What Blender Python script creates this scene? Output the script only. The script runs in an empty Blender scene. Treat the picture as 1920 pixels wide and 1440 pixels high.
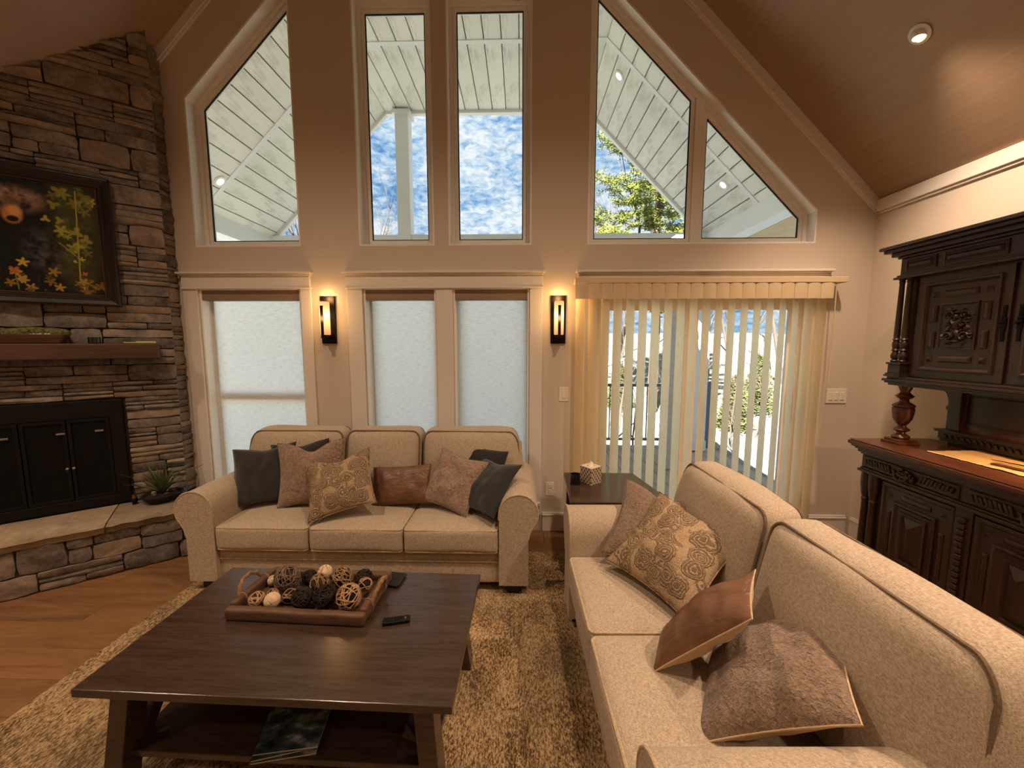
import bpy, bmesh, math, random
import numpy as np
from mathutils import Matrix, Vector, Euler, noise
from mathutils.geometry import tessellate_polygon
R = math.radians
rnd = random.Random(7)
scene = bpy.context.scene
COL = scene.collection

# ------------------------------------------------------------------ camera
cam_d = bpy.data.cameras.new('camera'); cam = bpy.data.objects.new('camera', cam_d); COL.objects.link(cam)
cam_d.sensor_width = 36.0; cam_d.lens = 13.5; cam_d.clip_start = 0.05; cam_d.clip_end = 400
cam.location = (0, 0, 1.6); cam.rotation_euler = (R(84.0), 0, R(1.4))
scene.camera = cam
# ------------------------------------------------------------------ view
vs = scene.view_settings
vs.view_transform = 'Standard'; vs.look = 'None'; vs.gamma = 1.0; vs.use_curve_mapping = False
vs.exposure = 0.0
scene.cycles.use_denoising = True
scene.cycles.max_bounces = 10; scene.cycles.diffuse_bounces = 5; scene.cycles.transparent_max_bounces = 16
scene.cycles.sample_clamp_indirect = 6.0
scene.cycles.caustics_reflective = False; scene.cycles.caustics_refractive = False
# ------------------------------------------------------------------ sky
SKY = 1.0
world = bpy.data.worlds.new('sky'); scene.world = world; world.use_nodes = True
nt = world.node_tree; nt.nodes.clear()
def wn(t, **k):
    n = nt.nodes.new(t)
    for a, b in k.items(): setattr(n, a, b)
    return n
tc = wn('ShaderNodeTexCoord'); mp = wn('ShaderNodeMapping'); mp.inputs['Scale'].default_value = (1.0, 1.0, 2.2)
n1 = wn('ShaderNodeTexNoise'); n1.inputs['Scale'].default_value = 4.5; n1.inputs['Detail'].default_value = 9; n1.inputs['Roughness'].default_value = 0.62; n1.inputs['Distortion'].default_value = 0.35
n2 = wn('ShaderNodeTexNoise'); n2.inputs['Scale'].default_value = 44.0; n2.inputs['Detail'].default_value = 6; n2.inputs['Roughness'].default_value = 0.55; n2.inputs['Distortion'].default_value = 0.6
mx = wn('ShaderNodeMath', operation='MULTIPLY_ADD'); mx.inputs[1].default_value = 0.5
ml = wn('ShaderNodeMath', operation='MULTIPLY'); ml.inputs[1].default_value = 0.62
cr = wn('ShaderNodeValToRGB'); cr.color_ramp.elements[0].position = 0.44; cr.color_ramp.elements[1].position = 0.66
cr.color_ramp.elements[0].color = (0.115, 0.31, 0.66, 1); cr.color_ramp.elements[1].color = (0.95, 1.0, 1.05, 1)
e = cr.color_ramp.elements.new(0.535); e.color = (0.42, 0.62, 0.88, 1)
bg = wn('ShaderNodeBackground'); bg.inputs['Strength'].default_value = SKY
wo = wn('ShaderNodeOutputWorld')
L = nt.links.new
L(tc.outputs['Generated'], mp.inputs['Vector']); L(mp.outputs[0], n1.inputs['Vector']); L(mp.outputs[0], n2.inputs['Vector'])
L(n2.outputs['Fac'], mx.inputs[0]); L(n1.outputs['Fac'], ml.inputs[0]); L(ml.outputs[0], mx.inputs[2])
L(mx.outputs[0], cr.inputs['Fac']); L(cr.outputs['Color'], bg.inputs['Color']); L(bg.outputs[0], wo.inputs['Surface'])
# ------------------------------------------------------------------ sun (behind the house, lights the slope and trees)
sd = bpy.data.lights.new('sun', 'SUN'); sd.energy = 36.0; sd.angle = R(0.6); sd.color = (1.0, 0.97, 0.93)
so = bpy.data.objects.new('sun', sd); COL.objects.link(so); so.rotation_euler = (R(48), 0, R(-28)); so.location = (0, -10, 20)
LAMP = (1.0, 0.72, 0.52)      # warm white of the recessed lamps
CAN_W = 215.0                   # watts of each recessed lamp
SCONCE = 9.0                   # glow of the sconce tubes

# ------------------------------------------------------------------ materials
def lin(h):
    h = h.lstrip('#'); o = []
    for i in (0, 2, 4):
        c = int(h[i:i+2], 16) / 255
        o.append(c / 12.92 if c <= 0.04045 else ((c + 0.055) / 1.055) ** 2.4)
    return (*o, 1)
class Mat:
    def __init__(s, name, col='#808080', rough=0.6, metal=0.0, spec=0.5):
        s.m = bpy.data.materials.new(name); s.m.use_nodes = True; s.t = s.m.node_tree
        s.b = s.t.nodes['Principled BSDF']; s.o = s.t.nodes['Material Output']
        s.b.inputs['Base Color'].default_value = lin(col) if isinstance(col, str) else (*col, 1)
        s.b.inputs['Roughness'].default_value = rough; s.b.inputs['Metallic'].default_value = metal
        s.b.inputs['Specular IOR Level'].default_value = spec
        s._c = None
    def n(s, typ, **k):
        x = s.t.nodes.new(typ)
        for a, b in k.items():
            if a in x.inputs: x.inputs[a].default_value = b
            else: setattr(x, a, b)
        return x
    def l(s, a, b): s.t.links.new(a, b)
    def coord(s, scale=(1, 1, 1), rot=(0, 0, 0), kind='Object'):
        tc = s.n('ShaderNodeTexCoord'); mp = s.n('ShaderNodeMapping')
        mp.inputs['Scale'].default_value = scale; mp.inputs['Rotation'].default_value = rot
        s.l(tc.outputs[kind], mp.inputs['Vector']); return mp.outputs[0]
    def noise(s, vec, scale=5, detail=4, rough=0.55, dist=0.0):
        x = s.n('ShaderNodeTexNoise'); x.inputs['Scale'].default_value = scale; x.inputs['Detail'].default_value = detail
        x.inputs['Roughness'].default_value = rough; x.inputs['Distortion'].default_value = dist
        if vec is not None: s.l(vec, x.inputs['Vector'])
        return x.outputs['Fac']
    def ramp(s, fac, stops):
        x = s.n('ShaderNodeValToRGB'); el = x.color_ramp.elements
        while len(el) < len(stops): el.new(0.5)
        for e, (p, c) in zip(el, stops):
            e.position = p; e.color = lin(c) if isinstance(c, str) else ((c, c, c, 1) if isinstance(c, float) else (*c, 1))
        s.l(fac, x.inputs['Fac']); return x.outputs['Color']
    def mix(s, fac, a, b, blend='MIX'):
        x = s.n('ShaderNodeMix', data_type='RGBA', blend_type=blend)
        for val, idx in ((fac, 0), (a, 6), (b, 7)):
            if hasattr(val, 'links'): s.l(val, x.inputs[idx])
            elif idx == 0: x.inputs[0].default_value = val
            else: x.inputs[idx].default_value = lin(val) if isinstance(val, str) else (*val, 1)
        return x.outputs[2]
    def math(s, op, a, b=0.0):
        x = s.n('ShaderNodeMath', operation=op)
        for val, idx in ((a, 0), (b, 1)):
            if hasattr(val, 'links'): s.l(val, x.inputs[idx])
            else: x.inputs[idx].default_value = val
        return x.outputs[0]
    def rand(s):
        return s.n('ShaderNodeObjectInfo').outputs['Random']
    def color(s, sock): s.l(sock, s.b.inputs['Base Color']); return s
    def roughn(s, sock): s.l(sock, s.b.inputs['Roughness']); return s
    def bump(s, sock, strength=0.3, dist=0.01):
        x = s.n('ShaderNodeBump'); x.inputs['Strength'].default_value = strength; x.inputs['Distance'].default_value = dist
        s.l(sock, x.inputs['Height'])
        if s._c is not None: s.l(s._c, x.inputs['Normal'])
        s._c = x.outputs[0]; s.l(s._c, s.b.inputs['Normal']); return s

def hue_rand(s, col, amt=0.25):
    h = s.n('ShaderNodeHueSaturation'); r = s.rand()
    mr = s.n('ShaderNodeMapRange'); mr.inputs['To Min'].default_value = 1 - amt; mr.inputs['To Max'].default_value = 1 + amt
    s.l(r, mr.inputs['Value']); s.l(mr.outputs[0], h.inputs['Value']); s.l(col, h.inputs['Color']); return h.outputs[0]

def m_wood(name, dark, light, rough=0.4, scale=(1, 1, 1), bump=0.15, rand=0.0, spec=0.5, det=18):
    m = Mat(name, dark, rough, spec=spec); v = m.coord(scale)
    a = m.noise(v, 3.0, 6, 0.6, 0.9); b = m.noise(v, det, 5, 0.65, 0.3)
    c = m.ramp(m.math('ADD', m.math('MULTIPLY', a, 0.6), m.math('MULTIPLY', b, 0.4)), [(0.35, dark), (0.66, light)])
    if rand: c = hue_rand(m, c, rand)
    m.color(c); m.bump(b, bump, 0.003); return m.m

def m_fabric(name, dark, light, scale=260.0, bump=0.35, wear=0.0, cross=1.0):
    m = Mat(name, light, 0.95, spec=0.15)
    va = m.coord((1.0, 0.22, 1.0)); vb = m.coord((0.22, 1.0, 0.4)); v = m.coord()
    a = m.noise(va, scale, 2, 0.5); b = m.noise(vb, scale, 2, 0.5); c = m.noise(v, 5, 3)
    s = m.math('ADD', m.math('MULTIPLY', a, 0.5), m.math('MULTIPLY', b, 0.5))
    k = m.ramp(s, [(0.33, dark), (0.62, light)])
    k = m.mix(m.math('MULTIPLY', c, 0.22), k, dark)
    m.color(k); m.bump(s, bump, 0.002)
    m.b.inputs['Sheen Weight'].default_value = 0.15
    return m.m

M = {}
def mk_paint(name, col, rough=0.75, b=0.05):
    m = Mat(name, col, rough, spec=0.3); v = m.coord(); m.bump(m.noise(v, 160, 3), b, 0.001); return m.m
M['wall'] = mk_paint('wall_paint', '#cfc2b0')
M['trim'] = mk_paint('trim_paint', '#ded7cc', 0.45, 0.02)
M['vinyl'] = mk_paint('window_vinyl', '#f0eee6', 0.4, 0.0)
M['gasket'] = Mat('black_gasket', '#0e0e0e', 0.6).m
M['ceiling'] = m_wood('ceiling_boards', '#9a8067', '#a68c72', 0.55, (9, 0.5, 9), 0.03, det=9)
M['oak'] = None
def mk_oak():
    m = Mat('oak_plank', '#b98b58', 0.42, spec=0.4); v = m.coord((0.9, 7.0, 7.0))
    off = m.n('ShaderNodeVectorMath', operation='ADD'); r = m.rand(); cb = m.n('ShaderNodeCombineXYZ')
    m.l(m.math('MULTIPLY', r, 30.0), cb.inputs[0]); m.l(m.math('MULTIPLY', r, 17.0), cb.inputs[1])
    m.l(v, off.inputs[0]); m.l(cb.outputs[0], off.inputs[1]); v = off.outputs[0]
    a = m.noise(v, 1.6, 5, 0.6, 1.4); b = m.noise(v, 9, 6, 0.65, 0.4)
    c = m.ramp(m.math('ADD', m.math('MULTIPLY', a, 0.65), m.math('MULTIPLY', b, 0.35)), [(0.3, '#5d4027'), (0.46, '#7c5938'), (0.7, '#936d48')])
    kn = m.n('ShaderNodeTexVoronoi'); kn.inputs['Scale'].default_value = 0.55; m.l(v, kn.inputs['Vector'])
    k = m.ramp(m.math('ADD', kn.outputs['Distance'], m.math('MULTIPLY', b, 0.12)), [(0.08, '#4a2f18'), (0.20, '#ffffff')])
    c = m.mix(0.8, c, k, 'MULTIPLY'); m.color(hue_rand(m, c, 0.13)); m.bump(b, 0.12, 0.002)
    return m.m
M['oak'] = mk_oak()
M['subfloor'] = Mat('subfloor', '#2a1c10', 0.9).m
def mk_stone(name, cols, sc=1.0):
    m = Mat(name, cols[1], 0.85, spec=0.3); v = m.coord()
    off = m.n('ShaderNodeVectorMath', operation='ADD'); m.l(v, off.inputs[0])
    cb = m.n('ShaderNodeCombineXYZ'); r = m.rand()
    for i in range(3): m.l(m.math('MULTIPLY', r, 23.0 + 9 * i), cb.inputs[i])
    m.l(cb.outputs[0], off.inputs[1]); v2 = off.outputs[0]
    a = m.noise(v2, 7 * sc, 5, 0.6, 0.6); b = m.noise(v2, 46 * sc, 6, 0.7); c = m.noise(v2, 2.2 * sc, 2)
    k = m.ramp(m.math('ADD', m.math('MULTIPLY', a, 0.6), m.math('MULTIPLY', b, 0.4)), [(0.33, cols[0]), (0.5, cols[1]), (0.68, cols[2])])
    k = m.mix(m.ramp(r, [(0.55, 0.0), (0.95, 0.75)]), k, m.mix(a, cols[0], cols[3]))
    k = hue_rand(m, k, 0.35); m.color(k)
    m.bump(a, 0.55, 0.02); m.bump(b, 0.6, 0.006)
    return m.m
M['stone'] = mk_stone('ledge_stone', ['#423d38', '#7c7369', '#a2978a', '#a0886a'])
M['mortar'] = Mat('dark_mortar', '#332a24', 0.95).m
M['slab'] = mk_stone('hearth_flagstone', ['#7a6a55', '#9c8a70', '#b9a789', '#a58f6d'], 0.6)
M['mantel'] = m_wood('mantel_timber', '#3a2417', '#5a3c28', 0.6, (0.8, 6, 6), 0.2)
M['black'] = Mat('black_steel', '#060606', 0.5, spec=0.3).m
M['blackmatte'] = Mat('matt_black', '#0a0a0a', 0.8).m
M['screen'] = Mat('fire_screen_mesh', '#070707', 0.55, spec=0.2).m
M['chrome'] = Mat('brushed_nickel', '#b9b2a8', 0.3, 1.0).m
M['bronze'] = Mat('oil_rubbed_bronze', '#1d1511', 0.42, 0.7).m
M['sofa'] = m_fabric('sofa_linen', '#8f7d68', '#c6b59c', 420, 0.4)
M['piping'] = m_fabric('sofa_piping', '#9c8768', '#cdb892', 300, 0.3)
M['piping_dark'] = m_fabric('sofa_piping_dark', '#5c4b3a', '#7d6a54', 300, 0.3)
M['foot'] = Mat('dark_sofa_foot', '#120d0a', 0.5).m
M['espresso'] = m_wood('espresso_wood', '#33251d', '#4a392e', 0.20, (1.2, 14, 14), 0.06, spec=0.5)
M['walnut'] = m_wood('dark_carved_oak', '#241711', '#3c281d', 0.34, (8, 8, 1.0), 0.12)
M['walnut_top'] = m_wood('polished_oak_top', '#3b2015', '#5e3622', 0.25, (8, 1.0, 8), 0.05)
M['hdark'] = Mat('tarnished_iron', '#1a1513', 0.5, 0.8).m
def mk_charcoal():
    m = Mat('charcoal_velvet', '#2b2a26', 0.9, spec=0.2); v = m.coord(); a = m.noise(v, 300, 2); m.bump(a, 0.2, 0.002); m.bump(m.noise(v, 9, 3), 0.25, 0.02)
    m.b.inputs['Sheen Weight'].default_value = 0.4; return m.m
M['charcoal'] = mk_charcoal()
def mk_fuzzy(name, dark, light, sc):
    m = Mat(name, light, 1.0, spec=0.05); v = m.coord()
    a = m.noise(v, sc, 3, 0.6, 0.8); b = m.noise(v, sc * 3, 2); c = m.noise(v, 10, 3)
    m.color(m.mix(m.math('MULTIPLY', c, 0.3), m.ramp(a, [(0.3, dark), (0.62, light)]), dark)); m.bump(a, 1.0, 0.012); m.bump(b, 0.5, 0.004)
    m.b.inputs['Sheen Weight'].default_value = 0.35; return m.m
M['fleece'] = mk_fuzzy('tan_fleece', '#75604f', '#a68b75', 60)
M['boucle'] = mk_fuzzy('brown_boucle', '#675240', '#9a7f66', 85)
M['cream'] = m_fabric('cream_cotton', '#b99b74', '#d3b68d', 220, 0.15)
def mk_floral():
    m = Mat('floral_jacquard', '#a88b66', 1.0, spec=0.1); v = m.coord((1, 1, 1))
    vo = m.n('ShaderNodeTexVoronoi'); vo.inputs['Scale'].default_value = 12.5; vo.inputs['Randomness'].default_value = 0.8
    dn = m.noise(v, 22, 3, 0.6); dv = m.n('ShaderNodeVectorMath', operation='MULTIPLY_ADD')
    cbx = m.n('ShaderNodeCombineXYZ'); m.l(dn, cbx.inputs[0]); m.l(m.noise(v, 19, 2), cbx.inputs[2])
    m.l(cbx.outputs[0], dv.inputs[0]); dv.inputs[1].default_value = (0.05, 0.05, 0.05); m.l(v, dv.inputs[2]); m.l(dv.outputs[0], vo.inputs['Vector'])
    d = vo.outputs['Distance']
    ring = m.math('ADD', m.math('MULTIPLY', m.math('SINE', m.math('MULTIPLY', d, 46.0)), 0.5), 0.58); inside = m.ramp(d, [(0.55, 1.0), (0.68, 0.0)])
    ra = m.ramp(ring, [(0.35, 0.0), (0.6, 1.0)]); f = m.math('MULTIPLY', ra, inside)
    big = m.noise(v, 5.5, 2); f = m.math('MULTIPLY', f, m.ramp(big, [(0.30, 0.0), (0.40, 1.0)]))
    w = m.noise(m.coord(), 190, 2)
    c = m.mix(f, m.ramp(w, [(0.35, '#8d7558'), (0.6, '#b39a7a')]), m.ramp(w, [(0.3, '#5d4d3d'), (0.65, '#857059')]))
    m.color(c); m.bump(f, 0.8, 0.006); m.bump(w, 0.5, 0.003); return m.m
M['floral'] = mk_floral()
def mk_leather():
    m = Mat('brown_leather', '#5a3c2a', 0.42, spec=0.5); v = m.coord(); a = m.noise(v, 6, 4, 0.6, 0.5); w = m.noise(v, 90, 3)
    m.color(m.ramp(a, [(0.3, '#573826'), (0.7, '#7c563c')])); m.bump(w, 0.12, 0.002); m.bump(m.noise(m.coord((2, 6, 6)), 5, 3, 0.5, 1.0), 0.35, 0.02); return m.m
M['leather'] = mk_leather()
def mk_rug():
    m = Mat('distressed_rug', '#a08360', 1.0, spec=0.05); v = m.coord((1, 0.38, 1)); u = m.coord()
    a = m.noise(v, 120, 4, 0.7, 0.2); b = m.noise(m.coord((1, 0.6, 1)), 7, 5, 0.65, 0.5); c = m.noise(v, 260, 2, 0.6); d = m.noise(u, 1.6, 3)
    s = m.math('ADD', m.math('MULTIPLY', a, 0.62), m.math('MULTIPLY', c, 0.38))
    s = m.math('ADD', s, m.math('MULTIPLY', m.math('SUBTRACT', b, 0.5), 0.30))
    k = m.ramp(s, [(0.41, '#4a3b28'), (0.47, '#7c6344'), (0.525, '#a88a62'), (0.60, '#c9ad84')])
    k = m.mix(m.ramp(d, [(0.42, 0.0), (0.62, 0.45)]), k, '#6f6655')
    sx = m.n('ShaderNodeSeparateXYZ'); m.l(u, sx.inputs[0])
    edge = m.ramp(m.math('ADD', m.math('MULTIPLY', sx.outputs[0], -1.0), m.math('MULTIPLY', b, 0.12)), [(0.60, 0.0), (0.75, 0.55)])
    m.color(m.mix(0.0, k, '#cbb995')); m.bump(c, 0.6, 0.004); m.bump(a, 0.4, 0.005); return m.m
M['rug'] = mk_rug()
def mk_glass():
    m = Mat('window_glass'); t = m.n('ShaderNodeBsdfTransparent', Color=(0.96, 0.98, 0.97, 1)); g = m.n('ShaderNodeBsdfGlossy', Roughness=0.0)
    fr = m.n('ShaderNodeFresnel', IOR=1.12); x = m.n('ShaderNodeMixShader')
    m.l(fr.outputs[0], x.inputs[0]); m.l(t.outputs[0], x.inputs[1]); m.l(g.outputs[0], x.inputs[2]); m.l(x.outputs[0], m.o.inputs['Surface']); return m.m
M['glass'] = mk_glass()
def mk_cloth(name, col, tr, scale, amt, stretch, transp=0.0):
    m = Mat(name, col, 0.9, spec=0.1); v = m.coord(stretch); a = m.noise(v, scale, 4, 0.7)
    k = m.ramp(a, [(0.36, tuple(c * (1 - amt) for c in lin(tr)[:3])), (0.52, lin(tr)[:3])])
    dif = m.n('ShaderNodeBsdfDiffuse'); dif.inputs['Color'].default_value = lin(col); tl = m.n('ShaderNodeBsdfTranslucent'); m.l(k, tl.inputs['Color'])
    x = m.n('ShaderNodeMixShader'); x.inputs[0].default_value = 0.92; m.l(dif.outputs[0], x.inputs[1]); m.l(tl.outputs[0], x.inputs[2])
    m.l(x.outputs[0], m.o.inputs['Surface']); return m.m
M['shade'] = mk_cloth('woven_shade_fabric', '#d8d2c4', '#ffffff', 42, 0.20, (0.5, 1, 5.5))
M['vane'] = mk_cloth('blind_vane_fabric', '#e2d3b4', '#fff1cf', 30, 0.05, (1, 1, 0.2))
M['valance'] = mk_paint('blind_valance', '#d3bd97', 0.6, 0.1)
M['shadebox'] = mk_paint('shade_cassette', '#8d7965', 0.6, 0.05)
def mk_emit(name, col, st):
    m = Mat(name); e = m.n('ShaderNodeEmission', Strength=st); e.inputs['Color'].default_value = (*col, 1); m.l(e.outputs[0], m.o.inputs['Surface']); return m.m
M['lamp'] = mk_emit('lamp_face', (1.0, 0.78, 0.52), 9.0)
M['porchlamp'] = mk_emit('porch_lamp_face', (1.0, 0.88, 0.66), 2.2)
def mk_tube():
    m = Mat('lit_amber_glass'); e = m.n('ShaderNodeEmission'); sx = m.n('ShaderNodeSeparateXYZ'); m.l(m.coord(), sx.inputs[0])
    k = m.ramp(m.math('MULTIPLY', sx.outputs[2], 2.5), [(.17, (0.85, .34, .09)), (.42, (2.0, 1.05, .38)), (.58, (3.2, 2.2, 1.05)), (.70, (1.9, .95, .33)), (.84, (1.1, .55, .20))])
    m.l(k, e.inputs['Color']); e.inputs['Strength'].default_value = 1.0; m.l(e.outputs[0], m.o.inputs['Surface']); return m.m
M['sconceglow'] = mk_tube()
M['bulb'] = mk_emit('hot_bulb', (1.0, 0.64, 0.24), SCONCE * 3)
M['switch'] = mk_paint('switch_plastic', '#e6dccb', 0.4, 0.0)
def mk_plank_white():
    m = Mat('whitewashed_board', '#dfe0d6', 0.7); v = m.coord((5, 0.9, 5)); a = m.noise(v, 5, 6, 0.7, 0.5); r = m.rand()
    off = m.noise(m.coord((2, 1.2, 2)), 2.3, 4, 0.6)
    k = m.ramp(m.math('ADD', m.math('MULTIPLY', a, 0.5), m.math('MULTIPLY', off, 0.5)), [(0.36, '#c3c4ba'), (0.5, '#e4e4da')])
    m.color(hue_rand(m, k, 0.04)); return m.m
M['pboard'] = mk_plank_white()
M['pwhite'] = mk_paint('porch_white_paint', '#e3e5e2', 0.6, 0.02)
M['pgroove'] = Mat('board_gap', '#6f7068', 0.9).m
M['deck'] = m_wood('weathered_deck', '#9a8c7c', '#b8ab98', 0.8, (0.8, 8, 8), 0.2, 0.1)
M['rail'] = Mat('grey_rail', '#5f6468', 0.5).m
M['bark'] = m_wood('pine_bark', '#5b4636', '#8b705a', 0.9, (8, 8, 2), 0.6)
M['barkgrey'] = m_wood('grey_bark', '#7a6c5e', '#a7998a', 0.9, (8, 8, 2), 0.5)
def mk_leaf(name, a, b):
    m = Mat(name, a, 0.7, spec=0.2); n_ = m.noise(m.coord(), 1.7, 4); m.color(m.ramp(n_, [(0.3, a), (0.7, b)]))
    m.b.inputs['Subsurface Weight'].default_value = 0.0; return m.m
M['needles'] = mk_leaf('pine_needles', '#566026', '#8b8c40')
M['hill'] = None
def mk_hill():
    m = Mat('leaf_litter_slope', '#b08e66', 1.0, spec=0.0); v = m.coord(); a = m.noise(v, 1.2, 6, 0.7); b = m.noise(v, 9, 5, 0.7)
    k = m.ramp(m.math('ADD', m.math('MULTIPLY', a, 0.5), m.math('MULTIPLY', b, 0.5)), [(0.34, '#54584a'), (0.46, '#807d74'), (0.62, '#a29d93')])
    m.color(k); m.bump(b, 0.6, 0.1); return m.m
M['hill'] = mk_hill()
M['plaster'] = mk_paint('house_siding', '#c9c5bb', 0.8)

# ------------------------------------------------------------------ mesh builder
class MB:
    def __init__(s): s.v = []; s.f = []
    def add(s, vs_, fs, mt=None):
        o = len(s.v)
        for p in vs_:
            p = Vector(p); s.v.append(tuple(mt @ p) if mt is not None else tuple(p))
        s.f += [tuple(i + o for i in f) for f in fs]; return s
    def box(s, x0, x1, y0, y1, z0, z1, mt=None):
        v = [(x, y, z) for x in (x0, x1) for y in (y0, y1) for z in (z0, z1)]
        return s.add(v, [(0, 1, 3, 2), (4, 6, 7, 5), (0, 4, 5, 1), (2, 3, 7, 6), (0, 2, 6, 4), (1, 5, 7, 3)], mt)
    def prism(s, poly, a, b, axis='y', mt=None):
        """poly of 2d points: axis y -> (x,z), x -> (y,z), z -> (x,y)"""
        def P(p, t): return {'y': (p[0], t, p[1]), 'x': (t, p[0], p[1]), 'z': (p[0], p[1], t)}[axis]
        n = len(poly); v = [P(p, a) for p in poly] + [P(p, b) for p in poly]
        f = [(i, (i + 1) % n, n + (i + 1) % n, n + i) for i in range(n)]
        return s.add(v, f + [tuple(range(n))[::-1], tuple(range(n, 2 * n))], mt)
    def frame(s, outer, inner, a, b, axis='y', mt=None):
        """ring between two loops of equal count, extruded"""
        def P(p, t): return {'y': (p[0], t, p[1]), 'x': (t, p[0], p[1]), 'z': (p[0], p[1], t)}[axis]
        n = len(outer); v = [P(p, a) for p in outer] + [P(p, a) for p in inner] + [P(p, b) for p in outer] + [P(p, b) for p in inner]
        f = []
        for i in range(n):
            j = (i + 1) % n
            f += [(i, j, n + j, n + i), (2*n + i, 3*n + i, 3*n + j, 2*n + j), (i, 2*n + i, 2*n + j, j), (n + i, n + j, 3*n + j, 3*n + i)]
        return s.add(v, f, mt)
    def tube(s, pts, r, n=8, closed=False, mt=None, caps=True):
        pts = [Vector(p) for p in pts]; N = len(pts)
        rs = r if hasattr(r, '__len__') else [r] * N
        v = []; prev = None
        for i, p in enumerate(pts):
            if closed: d = pts[(i + 1) % N] - pts[i - 1]
            else: d = pts[min(i + 1, N - 1)] - pts[max(i - 1, 0)]
            d.normalize() if d.length > 1e-9 else None
            if prev is None:
                a = Vector((0, 0, 1)) if abs(d.z) < 0.9 else Vector((1, 0, 0)); a = (a - d * a.dot(d)).normalized()
            else:
                a = prev - d * prev.dot(d); a = a.normalized() if a.length > 1e-6 else prev
            prev = a; b = d.cross(a)
            for k in range(n):
                t = 2 * math.pi * k / n; v.append(p + (a * math.cos(t) + b * math.sin(t)) * rs[i])
        f = []
        for i in range(N if closed else N - 1):
            j = (i + 1) % N
            for k in range(n): f.append((i*n + k, i*n + (k+1) % n, j*n + (k+1) % n, j*n + k))
        if not closed and caps: f += [tuple(range(n))[::-1], tuple(range((N-1)*n, N*n))]
        return s.add(v, f, mt)
    def lathe(s, prof, n=20, c=(0, 0, 0), mt=None):
        v = []; f = []; m = len(prof)
        for r, z in prof:
            for k in range(n):
                t = 2 * math.pi * k / n; v.append((c[0] + r * math.cos(t), c[1] + r * math.sin(t), c[2] + z))
        for i in range(m - 1):
            for k in range(n): f.append((i*n + k, i*n + (k+1) % n, (i+1)*n + (k+1) % n, (i+1)*n + k))
        f += [tuple(range(n))[::-1], tuple(range((m-1)*n, m*n))]
        return s.add(v, f, mt)
    def grid(s, fn, nu, nv, mt=None, flip=False):
        v = [fn(i / nu, j / nv) for j in range(nv + 1) for i in range(nu + 1)]
        f = []
        for j in range(nv):
            for i in range(nu):
                a = j * (nu + 1) + i; q = (a, a + 1, a + nu + 2, a + nu + 1); f.append(q[::-1] if flip else q)
        return s.add(v, f, mt)
    def rbox(s, c, h, r, n=8, crown=(0, 0, 0), fn=None, mt=None):
        """soft rounded box; crown bulges the +-x, +-y, +-z sides"""
        seen = {}; v = []; f = []
        def vid(p):
            k = tuple(round(x, 5) for x in p)
            if k in seen: return seen[k]
            q = [0, 0, 0]; cl = [0, 0, 0]
            for i in range(3):
                q[i] = p[i] * h[i]; lim = h[i] - r; cl[i] = max(-lim, min(lim, q[i]))
            d = Vector([q[i] - cl[i] for i in range(3)])
            if d.length > 1e-9: d = d.normalized() * r
            x = [cl[i] + d[i] for i in range(3)]
            for i in range(3):
                if crown[i]:
                    o = [j for j in range(3) if j != i]
                    x[i] += crown[i] * p[i] * (1 - p[o[0]] ** 2) * (1 - p[o[1]] ** 2)
            x = Vector(x)
            if fn: x = fn(x)
            seen[k] = len(v); v.append((x[0] + c[0], x[1] + c[1], x[2] + c[2])); return seen[k]
        # denser near the edges so that the rounding is smooth
        ts = [math.sin((-1 + 2 * i / n) * math.pi / 2) for i in range(n + 1)]
        for ax in range(3):
            for sg in (-1, 1):
                o = [(ax + 1) % 3, (ax + 2) % 3]
                for i in range(n):
                    for j in range(n):
                        q = []
                        for a, b in ((i, j), (i+1, j), (i+1, j+1), (i, j+1)):
                            p = [0, 0, 0]; p[ax] = sg; p[o[0]] = ts[a]; p[o[1]] = ts[b]; q.append(vid(p))
                        f.append(tuple(q if sg > 0 else q[::-1]))
        return s.add(v, f, mt)
    def build(s, name, mat, parent=None, smooth=False, bevel=0.0, seg=2, kind=None, recalc=True, angle=40):
        me = bpy.data.meshes.new(name); me.from_pydata(s.v, [], s.f); me.update()
        if recalc:
            bm = bmesh.new(); bm.from_mesh(me); bmesh.ops.recalc_face_normals(bm, faces=bm.faces); bm.to_mesh(me); bm.free()
        me.materials.append(M[mat] if isinstance(mat, str) else mat)
        if smooth:
            for p in me.polygons: p.use_smooth = True
            me.set_sharp_from_angle(angle=R(angle))
        return link(name, me, parent, bevel, seg, kind)
def link(name, me, parent=None, bevel=0.0, seg=2, kind=None):
    o = bpy.data.objects.new(name, me); COL.objects.link(o)
    if parent is not None: o.parent = parent
    if bevel:
        b = o.modifiers.new('bevel', 'BEVEL'); b.width = bevel; b.segments = seg; b.limit_method = 'ANGLE'; b.angle_limit = R(35)
    if kind: o['kind'] = kind
    return o
def tag(o, label, cat, group=None):
    o['label'] = label; o['category'] = cat
    if group: o['group'] = group
    return o
def struct(o, label=None):
    o['kind'] = 'structure'
    if label: o['label'] = label
    return o
def thing(name, label, cat, loc=(0, 0, 0), rz=0.0, group=None):
    o = bpy.data.objects.new(name, None); COL.objects.link(o); o.empty_display_size = 0.1
    o.location = loc; o.rotation_euler = (0, 0, rz); return tag(o, label, cat, group)
def copy_tree(o, parent=None):
    c = o.copy(); COL.objects.link(c); c.parent = parent
    for ch in list(o.children): copy_tree(ch, c)
    return c
def rect(x0, x1, z0, z1): return [(x0, z0), (x1, z0), (x1, z1), (x0, z1)]
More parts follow.
